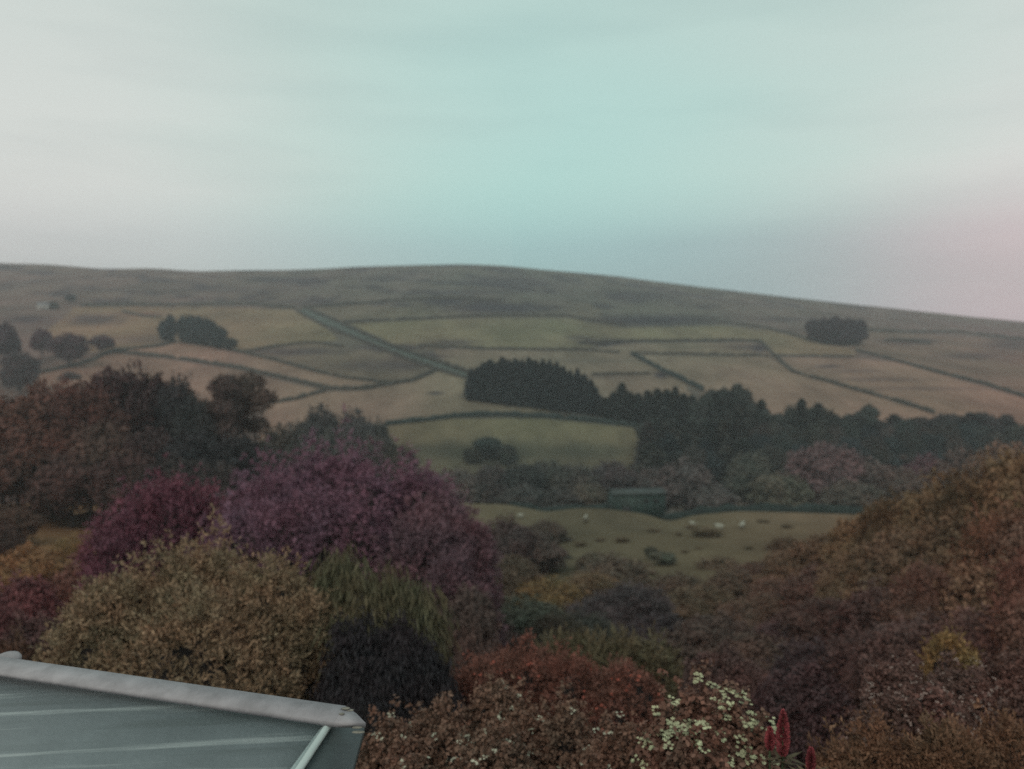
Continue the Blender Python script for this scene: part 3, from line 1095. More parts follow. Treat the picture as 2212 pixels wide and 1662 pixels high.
# --- big woodland at left
G9 = 'big woodland on the left'
WR = (.105, .048, .040)
WD = (.060, .035, .038)
WG = (.034, .034, .038)
for px, top, w, c, lab, Y in [
    (-60, 880, 230, WR, 'rusty spreading tree beyond the left edge of the big woodland', 100),
    (30, 862, 190, WR, 'broad rusty tree at the left edge of the big woodland', 104),
    (115, 830, 170, WR, 'rusty broad tree, second from the left edge in the big woodland', 112),
    (190, 835, 150, (.095, .045, .04), 'reddish tree left of the tallest dark one in the big woodland', 106),
    (265, 798, 160, WD, 'tall dark maroon tree, highest point of the big woodland', 116),
    (330, 815, 120, WD, 'maroon tree right of the highest one in the big woodland', 118),
    (385, 822, 90, WG, 'slate dark tree in the middle of the big woodland top', 116),
    (425, 862, 100, WG, 'slate dark tree left of the open crowned tree', 108),
    (90, 920, 180, WR, 'rusty tree low in the left of the big woodland', 97),
    (220, 915, 170, (.075, .042, .038), 'dull red tree low in the middle of the big woodland', 98),
    (320, 930, 150, WD, 'dark maroon tree low in the big woodland', 99),
    (410, 935, 130, WG, 'dark slate tree low below the open crowned tree', 98),
    (505, 945, 120, WG, 'dark slate tree at the right foot of the big woodland', 102),
    (0, 960, 170, (.085, .045, .04), 'low rusty tree at the left foot of the big woodland', 94),
    (150, 985, 150, (.07, .04, .038), 'low dull red tree above the left paddock', 93),
    (270, 985, 150, (.06, .036, .036), 'low maroon tree above the left end of the magenta shrubs', 93),
    (370, 990, 150, (.045, .036, .038), 'low dark tree above the magenta shrubs', 92),
    (460, 1000, 130, (.04, .036, .038), 'lowest dark tree touching the magenta shrubs', 92),
]:
    stand('tree', px, top, w, c, 'broadleaf_tree', lab, 'tree', G9, Y=Y, wf=1.1)
# the open crowned tree, sky-field showing between limbs and crown
stand('high', 480, 808, 120, (.070, .050, .048), 'open_crowned_tree', 'tree with an airy brown crown and left trunk against the tan field', 'tree', Y=112, var=1, wf=1.3)
stand('high', 530, 806, 115, (.075, .054, .050), 'open_crowned_tree', 'tree with an airy brown crown and gaps below, rightmost of the big woodland', 'tree', Y=114, var=0, wf=1.3)

# ------------------------------------------------------------------ tiny cottage, green barn
def gable_building(name, label, cat, c, rz, W, D, H, RH, wallm, roofm, open_mat, openings, over=.25):
    root = empty(name, c, rz)
    tag(root, label, cat)
    w, d = W / 2, D / 2
    mb = MB()
    mb.box((0, 0, H / 2 - .3), (W, D, H + .6))
    link('wall', mb.mesh('wall'), wallm, root)
    g = MB()      # gable ends
    for s in (-1, 1):
        x = s * w
        g.hexa([(x - s * .2, -d, H), (x, -d, H), (x, d, H), (x - s * .2, d, H), (x - s * .2, -.04, H + RH), (x, -.04, H + RH), (x, .04, H + RH), (x - s * .2, .04, H + RH)])
    link('gable', g.mesh('gable'), wallm, root)
    r = MB()
    L_ = w + over
    e = d + over
    dz = RH / d * over
    for s in (-1, 1):
        r.hexa([(-L_, s * e, H - dz + .02), (L_, s * e, H - dz + .02), (L_, 0, H + RH + .02), (-L_, 0, H + RH + .02),
                (-L_, s * e, H - dz + .16), (L_, s * e, H - dz + .16), (L_, 0, H + RH + .16), (-L_, 0, H + RH + .16)])
    link('roof', r.mesh('roof'), roofm, root)
    for nm, ox, oz, ow, oh in openings:
        b = MB()
        b.box((ox, -d - .02, oz), (ow, .12, oh))
        link(nm, b.mesh(nm), open_mat, root)
    return root


M_DARK = plain('dark_opening', (.015, .018, .018), .6)
x, y, z = hit(95, 668, 215)
gable_building('cottage', 'tiny white cottage high on the far left of the hillside', 'cottage', (x, y, z), .2, 7.5, 5, 3.0, 1.9,
               plain('limewash', (.42, .40, .38), .9, 1, .12), plain('slate', (.16, .15, .16), .7, 2), M_DARK,
               [('door', 0, 1.0, 1.0, 2.0), ('window', -2.1, 1.5, .9, 1.0), ('window', 2.1, 1.5, .9, 1.0)])
bx, by, bz = at_depth(1374, 1100, 141)
bz = gz(bx, by)
barn_wall, N, L, bs = nodes_of('green_sheeting')
tc = N.new('ShaderNodeTexCoord')
wv = N.new('ShaderNodeTexWave')
wv.inputs['Scale'].default_value = 3.2
wv.inputs['Distortion'].default_value = .3
L.new(tc.outputs['Object'], wv.inputs[0])
nz = noise(N, L, tc.outputs['Object'], .8, 5)
rgb = N.new('ShaderNodeRGB')
rgb.outputs[0].default_value = (.014, .036, .031, 1)
cc = scale_col(N, L, rgb.outputs[0], maprange(N, L, nz, .3, .7, .6, 1.4))
L.new(scale_col(N, L, cc, maprange(N, L, wv.outputs[1], 0, 1, .85, 1.1)), bs.inputs['Base Color'])
bs.inputs['Roughness'].default_value = .7
top = ray(1374, 1054)[1] * 141 - bz
gable_building('barn', 'low dark green sheeted barn with a pale roof beyond the sheep pasture', 'barn', (bx, by, bz), math.radians(7), 9.6, 5.0, top - .75, .5,
               barn_wall, plain('pale_sheeting', (.055, .068, .066), .95, 1.2, .3), M_DARK,
               [('door', -2.4, 1.2, 1.5, 2.4), ('window', 1.2, top - 2.0, .9, .6), ('window', 3.0, top - 2.0, .9, .6)])


# ------------------------------------------------------------------ sheep and rushes in the pasture
def sheep_meshes():
    me = bpy.data.meshes.new('sheep')
    import bmesh
    bm = bmesh.new()
    lay = bm.verts.layers.skin.verify() if hasattr(bm.verts.layers, 'skin') else None
    jo = [((0, 0, .62), .27), ((.30, 0, .62), .25), ((-.30, 0, .60), .27), ((-.50, 0, .58), .16), ((.50, 0, .72), .15), ((.66, 0, .84), .085), ((.84, 0, .76), .055),
          ((.34, .13, .36), .07), ((.35, .14, .02), .035), ((.34, -.13, .36), .07), ((.33, -.14, .02), .035),
          ((-.40, .13, .38), .09), ((-.46, .14, .20), .045), ((-.42, .14, .02), .035), ((-.40, -.13, .38), .09), ((-.46, -.14, .20), .045), ((-.42, -.14, .02), .035),
          ((-.60, 0, .42), .04)]
    ed = [(0, 1), (0, 2), (2, 3), (1, 4), (4, 5), (5, 6), (1, 7), (7, 8), (1, 9), (9, 10), (2, 11), (11, 12), (12, 13), (2, 14), (14, 15), (15, 16), (3, 17)]
    vs = []
    for p, r in jo:
        v = bm.verts.new(p)
        vs.append(v)
    for a, b in ed:
        bm.edges.new((vs[a], vs[b]))
    bm.to_mesh(me)
    bm.free()
    o = bpy.data.objects.new('tmp', me)
    COL.objects.link(o)
    o.modifiers.new('skin', 'SKIN')
    o.modifiers.new('sub', 'SUBSURF').levels = 2
    if not me.skin_vertices:
        me.skin_vertices.new('') if hasattr(me.skin_vertices, 'new') else None
    sk = me.skin_vertices[0].data
    for i, (p, r) in enumerate(jo):
        sk[i].radius = (r, r)
    sk[0].use_root = True
    dg = bpy.context.evaluated_depsgraph_get()
    ev = o.evaluated_get(dg)
    me2 = bpy.data.meshes.new_from_object(ev)
    bpy.data.objects.remove(o)
    me2.name = 'sheep'
    return me2


def sheep_mat():
    m, N, L, bs = nodes_of('fleece')
    tc = N.new('ShaderNodeTexCoord')
    sep = N.new('ShaderNodeSeparateXYZ')
    L.new(tc.outputs['Object'], sep.inputs[0])
    leg = maprange(N, L, sep.outputs[2], .30, .36, 1, 0)
    hd = maprange(N, L, sep.outputs[0], .60, .66, 0, 1)
    mx = N.new('ShaderNodeMath')
    mx.operation = 'MAXIMUM'
    L.new(leg, mx.inputs[0])
    L.new(hd, mx.inputs[1])
    L.new(mixc(N, L, mx.outputs[0], (.33, .34, .29), (.06, .055, .05)), bs.inputs['Base Color'])
    bs.inputs['Roughness'].default_value = 1
    return m


def ears_mesh():
    mb = MB()
    for s in (-1, 1):
        mb.hexa([(.64, s * .06, .86), (.69, s * .06, .86), (.67, s * .19, .84), (.64, s * .19, .84), (.64, s * .06, .90), (.69, s * .06, .90), (.67, s * .19, .86), (.64, s * .19, .86)])
    return mb.mesh('ear')


try:
    SH = sheep_meshes()
except Exception as e:
    print('sheep fallback', e)
    SH = MB().blob((0, 0, .62), (.6, .3, .3)).mesh('sheep')
SH.materials.clear()
SM = sheep_mat()
SH.materials.append(SM)
EAR = ears_mesh()
EAR.materials.append(M_DARK)
for px, py, rz, s, lab in [(1265, 1124, 1.0, .8, 'pale sheep on the pasture crest left of the green barn'),
                           (1553, 1146, 3.0, .95, 'white sheep beside the large dark rush patch, facing left'),
                           (1603, 1143, .8, 1.0, 'whitest sheep standing alone right of the large rush patch'),
                           (1496, 1137, 2.6, .8, 'small pale sheep at the left end of the large rush patch'),
                           (1124, 1120, .4, .8, 'faint sheep far left on the pasture near the dip')]:
    x, y, z = hit(px, py, 85, 140)
    o = link('sheep', SH)
    o.location = (x, y, z + .05)
    o.rotation_euler = (0, 0, rz)
    o.scale = (s, s, s)
    tag(o, lab, 'sheep', 'sheep grazing in the pasture')
    link('ear', EAR, None, o)


def tuft_mesh(seed):
    rs = np.random.RandomState(seed)
    n = 260
    a = rs.uniform(0, 6.28, n)
    r = rs.rand(n) ** .5 * .5
    C = np.stack([np.cos(a) * r, np.sin(a) * r, .25 + .35 * rs.rand(n) * (1 - r)], 1)
    Ax = np.stack([np.cos(a) * r * 1.2, np.sin(a) * r * 1.2, np.ones(n)], 1) + .2 * sph(rs, n)
    Nrm = np.cross(Ax, sph(rs, n))
    Nrm /= np.linalg.norm(Nrm, axis=1, keepdims=True)
    V, Q = leaves(rs, C, Nrm, Ax, rs.uniform(.4, .9, n), np.full(n, .045))
    return mk_mesh('rush_tuft', V, Q)


TU = [tuft_mesh(s) for s in range(3)]
for t in TU:
    t.materials.append(M_LEAF_MID)
for k, (px, py, w, h, lab) in enumerate([
        (1255, 1180, 24, 12, 'brown rush tuft low on the left of the sheep pasture'), (1297, 1169, 20, 9, 'small rush tuft, left of a pair in the pasture'),
        (1346, 1171, 30, 14, 'dark rush tuft, right and bigger of a pair in the pasture'), (1412, 1149, 28, 9, 'flat rush tuft in the middle below the green barn'),
        (1466, 1157, 12, 10, 'small dark tuft left of the large rush patch'), (1528, 1158, 62, 22, 'large dark rush patch with sheep at its ends'),
        (1500, 1142, 40, 9, 'thin dark rush patch joining the left of the large one'),
        (1648, 1129, 26, 9, 'rush tuft on the right crest of the pasture'), (1619, 1186, 20, 9, 'dark tuft below the whitest sheep'), (1480, 1208, 18, 8, 'small tuft low in the middle of the pasture'),
        (1508, 1186, 14, 6, 'faint tuft between the large rush patch and the lowest one'), (1265, 1130, 10, 8, 'dark tuft in front of the pale crest sheep'), (1700, 1140, 24, 10, 'dull tuft near the right bushes of the pasture')]):
    x, y, z = hit(px, py, 85, 140)
    o = link('rush_tuft', TU[k % 3], None, None, (.098, .078, .052))
    o.location = (x, y, z - .1)
    ww = w * y / F
    o.scale = (ww * 1.05, ww * 1.05, h * y / F * 1.1)
    tag(o, lab, 'rushes', 'rush tufts in the sheep pasture')

# ------------------------------------------------------------------ middle-distance bushes
BR = (.145, .092, .066)
MA = (.125, .074, .062)
OR = (.140, .092, .060)
OL = (.125, .100, .062)
DK = (.050, .045, .050)
GN = (.045, .055, .045)
G10 = 'scrub below the sheep pasture'
for px, top, w, c, lab, Y, kd in [
    (1090, 1120, 130, (.095, .068, .07), 'dull mauve bush at the right end of the magenta shrubs', 62, 'bush'),
    (1180, 1125, 90, (.085, .07, .058), 'small brown bush at the upper left edge of the sheep pasture', 98, 'bush'),
    (1290, 1195, 90, (.09, .075, .055), 'ragged low bush at the bottom edge of the sheep pasture', 76, 'bush'),
    (1545, 1205, 110, (.11, .08, .06), 'low pinkish bush on the lower right edge of the sheep pasture', 74, 'bush'),
    (1700, 1160, 90, (.12, .08, .055), 'small brown bush at the right edge of the sheep pasture', 84, 'bush'),
    (1150, 1150, 130, (.09, .07, .065), 'brown bush along the left side of the sheep pasture', 75, 'bush'),
    (1218, 1200, 80, (.05, .052, .045), 'dark low bush at the left foot of the sheep pasture', 84, 'bush'),
    (1110, 1205, 140, (.10, .078, .06), 'tawny bush right of the magenta shrubs', 56, 'bush'),
    (1190, 1250, 150, (.17, .115, .062), 'tawny orange bush in the middle of the scrub', 54, 'bush'),
    (1280, 1235, 130, (.12, .088, .062), 'light brown bush left of the dark domed scrub bush', 58, 'bush'),
    (1340, 1206, 170, (.105, .080, .062), 'broad brown bush just below the pasture', 64, 'bush'),
    (1406, 1180, 28, (.062, .068, .052), 'small dark green sapling, left of two below the pasture', 82, 'tree'),
    (1432, 1192, 54, (.075, .08, .06), 'taller grey green sapling, right of two below the pasture', 78, 'tree'),
    (1470, 1240, 120, (.10, .075, .058), 'brown bush behind the pale domed bush', 58, 'bush'),
    (1340, 1275, 220, (.062, .050, .054), 'large dark domed bush in the centre of the scrub', 42, 'bush'),
    (1430, 1330, 170, (.050, .040, .048), 'dark bush right of the large domed one', 36, 'bush'),
    (1270, 1330, 170, (.055, .055, .048), 'shadowy green bush left of the large dark domed one', 38, 'bush'),
    (1010, 1275, 140, (.085, .060, .056), 'brown bush hiding the lower right end of the magenta row', 21, 'bush'),
    (1130, 1290, 170, (.060, .060, .048), 'dull green bush beside the foot of the magenta shrubs', 40, 'bush'),
    (1190, 1340, 170, (.06, .056, .046), 'dull olive bush behind the ferny shrubs', 32, 'bush'),
    (1060, 1330, 130, (.07, .05, .05), 'dim maroon bush right of the green weeping shrub', 30, 'bush'),
    (1510, 1268, 170, (.13, .098, .075), 'pale brown domed bush right of centre', 46, 'bush'),
    (1590, 1235, 150, (.125, .085, .068), 'pinkish brown bush above the pale domed one', 58, 'bush'),
    (1560, 1330, 190, (.10, .068, .06), 'dusky bush below the pale domed one', 34, 'bush'),
    (1640, 1290, 170, (.11, .070, .058), 'dusky bush right of the pale domed one', 40, 'bush'),
]:
    stand(kd, px, top, w, c, 'scrub_bush' if kd == 'bush' else 'sapling', lab, 'bush' if kd == 'bush' else 'sapling', G10, Y=Y, mat=M_LEAF_MID, wf=1.2)
G11 = 'autumn coloured bushes on the right'
for px, top, w, c, lab, Y in [
    (1655, 1215, 130, MA, 'dusky bush at the left tip of the right hand hedge', 60),
    (1725, 1188, 140, BR, 'brown bush, second along the crest of the right hedge', 56),
    (1798, 1158, 140, BR, 'brown bush, third along the crest of the right hedge', 50),
    (1872, 1118, 140, OR, 'orange topped bush where the right hedge starts to climb', 46),
    (1945, 1078, 150, OR, 'orange bush climbing the crest of the right hedge', 43),
    (2020, 1042, 160, OR, 'tall orange bush on the crest of the right hedge', 41),
    (2100, 1014, 170, OR, 'taller orange bush near the top of the right hedge', 39),
    (2185, 990, 180, OR, 'tallest orange bush at the right edge of the picture', 37),
    (2290, 975, 190, BR, 'tall brown bush just at the right border', 36),
    (1690, 1260, 150, MA, 'maroon bush low at the left of the right hedge', 44),
    (1775, 1225, 160, MA, 'maroon bush under the brown crest bushes', 40),
    (1860, 1185, 170, BR, 'brown bush under the first orange crest bush', 37),
    (1950, 1150, 180, BR, 'brown bush under the climbing orange bush', 35),
    (2050, 1120, 190, BR, 'brown bush under the tall orange crest bush', 33),
    (2150, 1100, 190, (.16, .08, .058), 'red brown bush under the tallest orange bush', 32),
    (2250, 1090, 190, MA, 'maroon bush at the right border halfway up', 31),
    (1720, 1330, 150, (.075, .045, .05), 'dark maroon bush in the hollow right of centre', 32),
    (1800, 1300, 180, (.09, .055, .052), 'dark brown bush in the middle of the right hedge', 30),
    (1900, 1265, 190, (.105, .06, .056), 'dusky brown bush in the middle of the right hedge', 28),
    (2010, 1235, 200, MA, 'maroon bush in the middle right of the hedge', 26),
    (2120, 1215, 200, BR, 'brown bush in the middle right by the border', 25),
    (2230, 1200, 200, (.15, .07, .055), 'red brown bush at the right border in the middle', 24),
    (1640, 1375, 180, (.09, .06, .054), 'brown bush behind the near domed bush', 25),
    (1760, 1385, 190, (.07, .042, .046), 'dark maroon bush behind the red flower spikes', 22),
    (1880, 1360, 200, (.085, .052, .05), 'dark brown bush below the middle of the hedge', 21),
    (1990, 1335, 210, (.095, .055, .052), 'brown bush left of the golden leaved one', 20),
    (2110, 1320, 210, (.10, .056, .052), 'maroon brown bush above the golden leaved one', 19),
    (2230, 1310, 210, (.12, .06, .05), 'reddish bush at the right border above the flowers', 18),
]:
    stand('bush', px, top, w, c, 'hedge_bush', lab, 'bush', G11, Y=Y, mat=M_LEAF_MID, wf=1.25)
G12 = 'bushes round the left paddock'
for px, top, w, c, lab, Y in [
    (20, 1095, 110, (.085, .05, .04), 'brown bush at the left border by the paddock', 80),
    (-20, 1130, 130, (.075, .045, .04), 'dark bush low on the left border by the paddock', 60),
    (60, 1180, 170, (.17, .095, .055), 'orange brown bush between the paddock and the golden shrub', 42),
    (150, 1165, 120, (.20, .125, .062), 'tawny bush at the right end of the left paddock', 48),
    (160, 1225, 150, (.13, .065, .055), 'maroon bush behind the left of the golden shrub', 30),
    (30, 1250, 170, (.15, .06, .07), 'pinkish bush at the left border', 26),
    (-40, 1300, 190, (.13, .055, .06), 'pink maroon bush cut by the left border', 20),
    (70, 1330, 150, (.09, .048, .048), 'dark maroon bush left of the golden shrub', 18),
    (10, 1372, 150, (.10, .058, .045), 'brown bush above the roof at the left border', 14),
]:
    stand('bush', px, top, w, c, 'hedge_bush', lab, 'bush', G12, Y=Y, mat=M_LEAF_MID, wf=1.25)


# ------------------------------------------------------------------ near garden shrubs, each with its own mesh
def near_shrub(name, label, cat, parts, n, leaf, style, color, seed, core=.78, aspect=.5, ragged=.2, mat=None, group=None, lobes_per=8, blossom=None, thick=(.8, 1.05), size=.5, tuft=10, tuft_r=2.4):
    """parts: list of (px, top, w_px, Y) domes that make up one shrub"""
    cx = np.mean([ray(p[0], p[1])[0] * p[3] for p in parts])
    cy = np.mean([p[3] for p in parts])
    cz = gz(cx, cy)
    root = empty(name, (cx, cy, cz))
    tag(root, label, cat, group)
    rs = np.random.RandomState(seed)
    L_ = []
    for px, top, w, Y in parts:
        a, b = ray(px, top)
        x, zg = a * Y, gz(a * Y, Y)
        H = b * Y - zg
        W = w * Y / F
        for l in dome_lobes(rs, W, min(W, 3.2), H, lobes_per, .0, size):
            L_.append((l[0] + x - cx, l[1] + Y - cy, l[2] + zg - cz, l[3], l[4], l[5]))
    me = lobes_mesh('crown', L_, n, leaf, style, seed, core, aspect, 0, ragged, thick=thick, tuft=tuft, tuft_r=tuft_r)
    link('crown', me, mat or M_LEAF_NEAR, root, color)
    st = MB()
    for px, top, w, Y in parts:
        a, b = ray(px, top)
        x, zg = a * Y - cx, gz(a * Y, Y) - cz
        H = b * Y - zg - cz
        for k in range(4):
            an = rs.uniform(0, 6.28)
            st.tube([(x + .1 * math.cos(an), Y - cy + .1 * math.sin(an), zg - .2), (x + .5 * math.cos(an), Y - cy + .5 * math.sin(an), zg + H * .45),
                     (x + 1.0 * math.cos(an) * W * .15, Y - cy + math.sin(an) * W * .15, zg + H * .75)], [.05, .035, .012], 5)
    link('stem', st.mesh('stem', True), M_STEM, root)
    if blossom:
        nb, size_b, colb, mat_b, region, cl = blossom
        V, Q = blossoms(rs, L_, nb, size_b, region, cl)
        o = link('blossom', mk_mesh('blossom', V, Q), mat_b, root, colb)
        o['kind'] = 'stuff'
    return root, L_


def blossoms(rs, L_, nb, size, region=None, cluster=1):
    """little five-petalled flowers gathered in flat heads on the outside of the crown, towards light"""
    L_ = np.array(L_)
    VV, QQ, n0 = [], [], 0
    area = L_[:, 3] * L_[:, 5]
    for k in range(nb):
        l = L_[rs.choice(len(L_), p=area / area.sum())]
        d = sph(rs, 1)[0]
        d[2] = abs(d[2]) * .8 + .1
        d[1] = -abs(d[1]) if rs.rand() < .75 else d[1]
        d /= np.linalg.norm(d)
        c0 = l[:3] + l[3:] * d * 1.22 + d * .02
        if region is not None and not region(c0, rs):
            continue
        head = d * .6 + np.array([0, -.25, .8])
        head /= np.linalg.norm(head)
        t1 = np.cross(head, [1, 0, 0])
        t1 /= np.linalg.norm(t1)
        t2 = np.cross(head, t1)
        for q in range(cluster):
            rr = size * 1.5 * math.sqrt(rs.rand()) * (cluster > 1)
            an = rs.uniform(0, 6.28)
            c = c0 + t1 * rr * math.cos(an) + t2 * rr * math.sin(an) + head * rs.uniform(-.01, .02)
            r = size * rs.uniform(.35, .6) if cluster > 1 else size * rs.uniform(.5, 1)
            ph = rs.uniform(0, 6.28)
            for p in range(5):
                a = ph + p * 2 * math.pi / 5
                o_ = t1 * math.cos(a) + t2 * math.sin(a)
                s_ = -t1 * math.sin(a) + t2 * math.cos(a)
                VV += [c, c + o_ * r * .6 + s_ * r * .33, c + o_ * r + head * r * .15, c + o_ * r * .6 - s_ * r * .33]
                QQ.append([n0, n0 + 1, n0 + 2, n0 + 3])
                n0 += 4
    return np.array(VV), np.array(QQ)


M_PETAL = leaf_material('petal', 3.0, .75, 1.2, (.95, 1, .95), (1.05, 1, .95))

PINK = (.235, .075, .125)
near_shrub('magenta_shrub', 'big feathery magenta shrub rising in the middle left', 'shrub',
           [(640, 985, 340, 29), (760, 962, 300, 29.5), (560, 1020, 280, 28), (880, 1010, 260, 30), (700, 1060, 400, 26.5), (520, 1100, 300, 26)], 150000, .15, 'spray', (.160, .086, .128), 201, core=.66, aspect=.40, ragged=.35, mat=M_LEAF_MID)
near_shrub('magenta_shrub', 'crimson shrub at the left end of the magenta row, above the golden shrub', 'shrub',
           [(330, 1058, 210, 27), (270, 1100, 170, 26), (410, 1050, 200, 28)], 70000, .14, 'spray', (.155, .062, .092), 202, core=.66, aspect=.40, ragged=.35, mat=M_LEAF_MID)
near_shrub('magenta_shrub', 'mauve shrub sloping down at the right end of the magenta row', 'shrub',
           [(960, 1075, 220, 28), (1010, 1130, 170, 27), (900, 1120, 260, 26), (990, 1205, 140, 24)], 90000, .14, 'spray', (.130, .076, .098), 203, core=.66, aspect=.40, ragged=.35, mat=M_LEAF_MID)
near_shrub('golden_shrub', 'big domed golden leaved shrub behind the grey roof', 'shrub',
           [(430, 1172, 380, 13.5), (300, 1225, 380, 12.6), (560, 1215, 330, 13), (200, 1300, 300, 11.8), (640, 1290, 220, 12.4), (420, 1290, 520, 11.6)], 190000, .085, 'spray', (.195, .140, .096), 204,
           core=.72, aspect=.38, ragged=.25, tuft=12, tuft_r=2.6)
near_shrub('weeping_shrub', 'olive green weeping shrub with a dark shaded foot beside the golden shrub', 'shrub',
           [(735, 1232, 190, 13.2), (850, 1252, 190, 13.2), (905, 1290, 100, 13.0), (800, 1260, 240, 12.9)], 42000, .22, 'droop', (.092, .086, .056), 205, core=.72, aspect=.22, ragged=.2)
near_shrub('dark_foliage', 'near black foliage standing in for the shade under the weeping green shrub', 'shrub',
           [(765, 1338, 190, 11.6), (870, 1348, 190, 11.6), (820, 1420, 300, 11.0), (930, 1410, 150, 11.4)], 60000, .10, 'droop', (.028, .026, .032), 206)  # added as the weeping shrub's shaded foot, the shade put into its colour
near_shrub('fern_clump', 'ferny yellow green shrub with a fringe of fronds in the centre', 'shrub',
           [(1330, 1395, 200, 17.5), (1420, 1402, 130, 17.2), (1230, 1392, 150, 18)], 18000, .24, 'spray', (.100, .085, .055), 207, core=.7, aspect=.16, ragged=.35)
near_shrub('red_shrub', 'dusky red leaved shrub in the centre foreground', 'shrub',
           [(1120, 1392, 260, 13), (1230, 1412, 260, 12.6), (1030, 1425, 200, 12.4), (1330, 1435, 200, 12)], 70000, .075, 'spray', (.150, .068, .056), 208, core=.78, aspect=.34,
           blossom=(160, .05, (.30, .08, .06), M_PETAL, None, 2))
near_shrub('domed_shrub', 'smooth domed dusky shrub right of the red leaved one', 'shrub',
           [(1560, 1402, 250, 14.5), (1640, 1450, 170, 14)], 70000, .05, 'leaf', (.095, .055, .054), 209, ragged=.1)
near_shrub('dark_foliage', 'dark maroon shrub behind the red flower spikes', 'shrub',
           [(1740, 1460, 240, 12.5), (1800, 1500, 190, 11)], 40000, .06, 'leaf', (.060, .034, .038), 210)
near_shrub('flowering_shrub', 'low brown shrub dotted with small white flowers beside the roof corner', 'shrub',
           [(840, 1560, 170, 8.2), (960, 1530, 220, 8.6), (1090, 1500, 230, 9.0), (1220, 1520, 230, 8.6), (1330, 1560, 190, 8.0), (1060, 1590, 300, 7.6), (880, 1620, 180, 7.4)], 150000, .045, 'leaf',
           (.130, .078, .060), 211, aspect=.55, ragged=.32, blossom=(420, .034, (.36, .36, .30), M_PETAL, None, 5))
near_shrub('elder_shrub', 'shrub covered in cream flat topped flower heads at bottom centre right', 'shrub',
           [(1505, 1466, 170, 7.4), (1445, 1530, 180, 7.1), (1575, 1515, 210, 7.0), (1650, 1570, 160, 6.8), (1500, 1590, 280, 6.6)], 70000, .05, 'leaf',
           (.12, .066, .052), 212, aspect=.6, ragged=.25, blossom=(800, .040, (.36, .37, .25), M_PETAL, None, 8))
near_shrub('yellow_bush', 'small golden yellow bush among the maroon hedge at right', 'shrub',
           [(2040, 1372, 100, 14), (2085, 1400, 90, 13.6)], 6000, .11, 'spray', (.20, .130, .062), 213, aspect=.3, ragged=.35)
near_shrub('flowering_shrub', 'maroon shrub speckled with tiny pale flowers at lower right', 'shrub',
           [(1950, 1432, 230, 10.5), (2080, 1430, 230, 10.8), (1900, 1500, 180, 9.6), (2030, 1500, 260, 9.4)], 110000, .045, 'leaf', (.115, .064, .058), 214, aspect=.5, ragged=.2,
           blossom=(600, .026, (.30, .23, .22), M_PETAL, None, 3))
near_shrub('hedge_bush', 'dark red brown bush at the lower right border', 'shrub',
           [(2190, 1420, 230, 11), (2230, 1500, 230, 9.4)], 60000, .055, 'leaf', (.10, .056, .050), 215, ragged=.2)
near_shrub('rusty_bush', 'rusty arching bush along the bottom right corner', 'shrub',
           [(1890, 1570, 190, 7.8), (2030, 1585, 240, 7.6), (2170, 1560, 240, 8), (1800, 1610, 170, 7.2)], 80000, .06, 'spray', (.14, .078, .052), 216, aspect=.36, ragged=.3)


# ------------------------------------------------------------------ red flower spikes
def spike(root, x, y, z0, h, r, seed):
    rs = np.random.RandomState(seed)
    n = 520
    t = rs.rand(n)
    a = rs.uniform(0, 6.28, n)
    R = r * np.sin(np.clip(t * .93 + .10, 0, 1) * math.pi) ** .6 * (1 - .45 * t)
    C = np.stack([x + np.cos(a) * R, y + np.sin(a) * R, z0 + h * t], 1)
    Ax = np.stack([np.cos(a), np.sin(a), np.full(n, .9)], 1) + .3 * sph(rs, n)
    Nrm = np.cross(Ax, sph(rs, n))
    Nrm /= np.linalg.norm(Nrm, axis=1, keepdims=True)
    V, Q = leaves(rs, C, Nrm, Ax, np.full(n, .05), np.full(n, .026))
    link('flower_spike', mk_mesh('flower_spike', V, Q), M_PETAL, root, (.25, .060, .075))


def red_plant(label, spikes, Y, seed):
    px0, py0 = spikes[0][0], spikes[0][1]
    a, _ = ray(px0, py0)
    gx, gy = a * Y, Y
    g = gz(gx, gy)
    root = empty('red_flower', (gx, gy, g))
    tag(root, label, 'flower', 'red flower spikes in the foreground')
    st = MB()
    for k, (px, top, bot, w) in enumerate(spikes):
        p = at_depth(px, top, Y)
        q = at_depth(px, bot, Y)
        h = p[2] - q[2]
        spike(root, p[0] - gx, .03 * k, q[2] - g, h, w * Y / F / 2, seed + k)
        st.tube([((p[0] - gx) * .4, 0, -.1), (p[0] - gx, .03 * k, q[2] - g), (p[0] - gx, .03 * k, p[2] - g - .02)], [.012, .009, .004], 6)
    link('stem', st.mesh('stem', True), plain('green_stem', (.05, .07, .035), .8), root)
    lf = []
    rs = np.random.RandomState(seed)
    n = 260
    zt = at_depth(px0, spikes[0][2], Y)[2] - g
    an = rs.uniform(0, 6.28, n)
    C = np.stack([np.cos(an) * .14 * rs.rand(n), np.sin(an) * .14 * rs.rand(n), zt * rs.rand(n) ** .7], 1)
    Ax = np.stack([np.cos(an), np.sin(an), rs.uniform(-.1, 1, n)], 1)
    Nrm = np.stack([-np.cos(an) * .3, -np.sin(an) * .3, np.ones(n)], 1)
    Nrm /= np.linalg.norm(Nrm, axis=1, keepdims=True)
    V, Q = leaves(rs, C, Nrm, Ax, rs.uniform(.12, .22, n), np.full(n, .04))
    link('leaf', mk_mesh('leaf', V, Q), M_LEAF_NEAR, root, (.07, .055, .035))['kind'] = 'stuff'


red_plant('tall bright red pointed flower spikes beside the cream flowered shrub', [(1692, 1536, 1630, 27), (1666, 1578, 1622, 17)], 6.3, 301)
red_plant('lower red flower spike right of and below the tall red ones', [(1752, 1618, 1665, 15)], 5.9, 311)


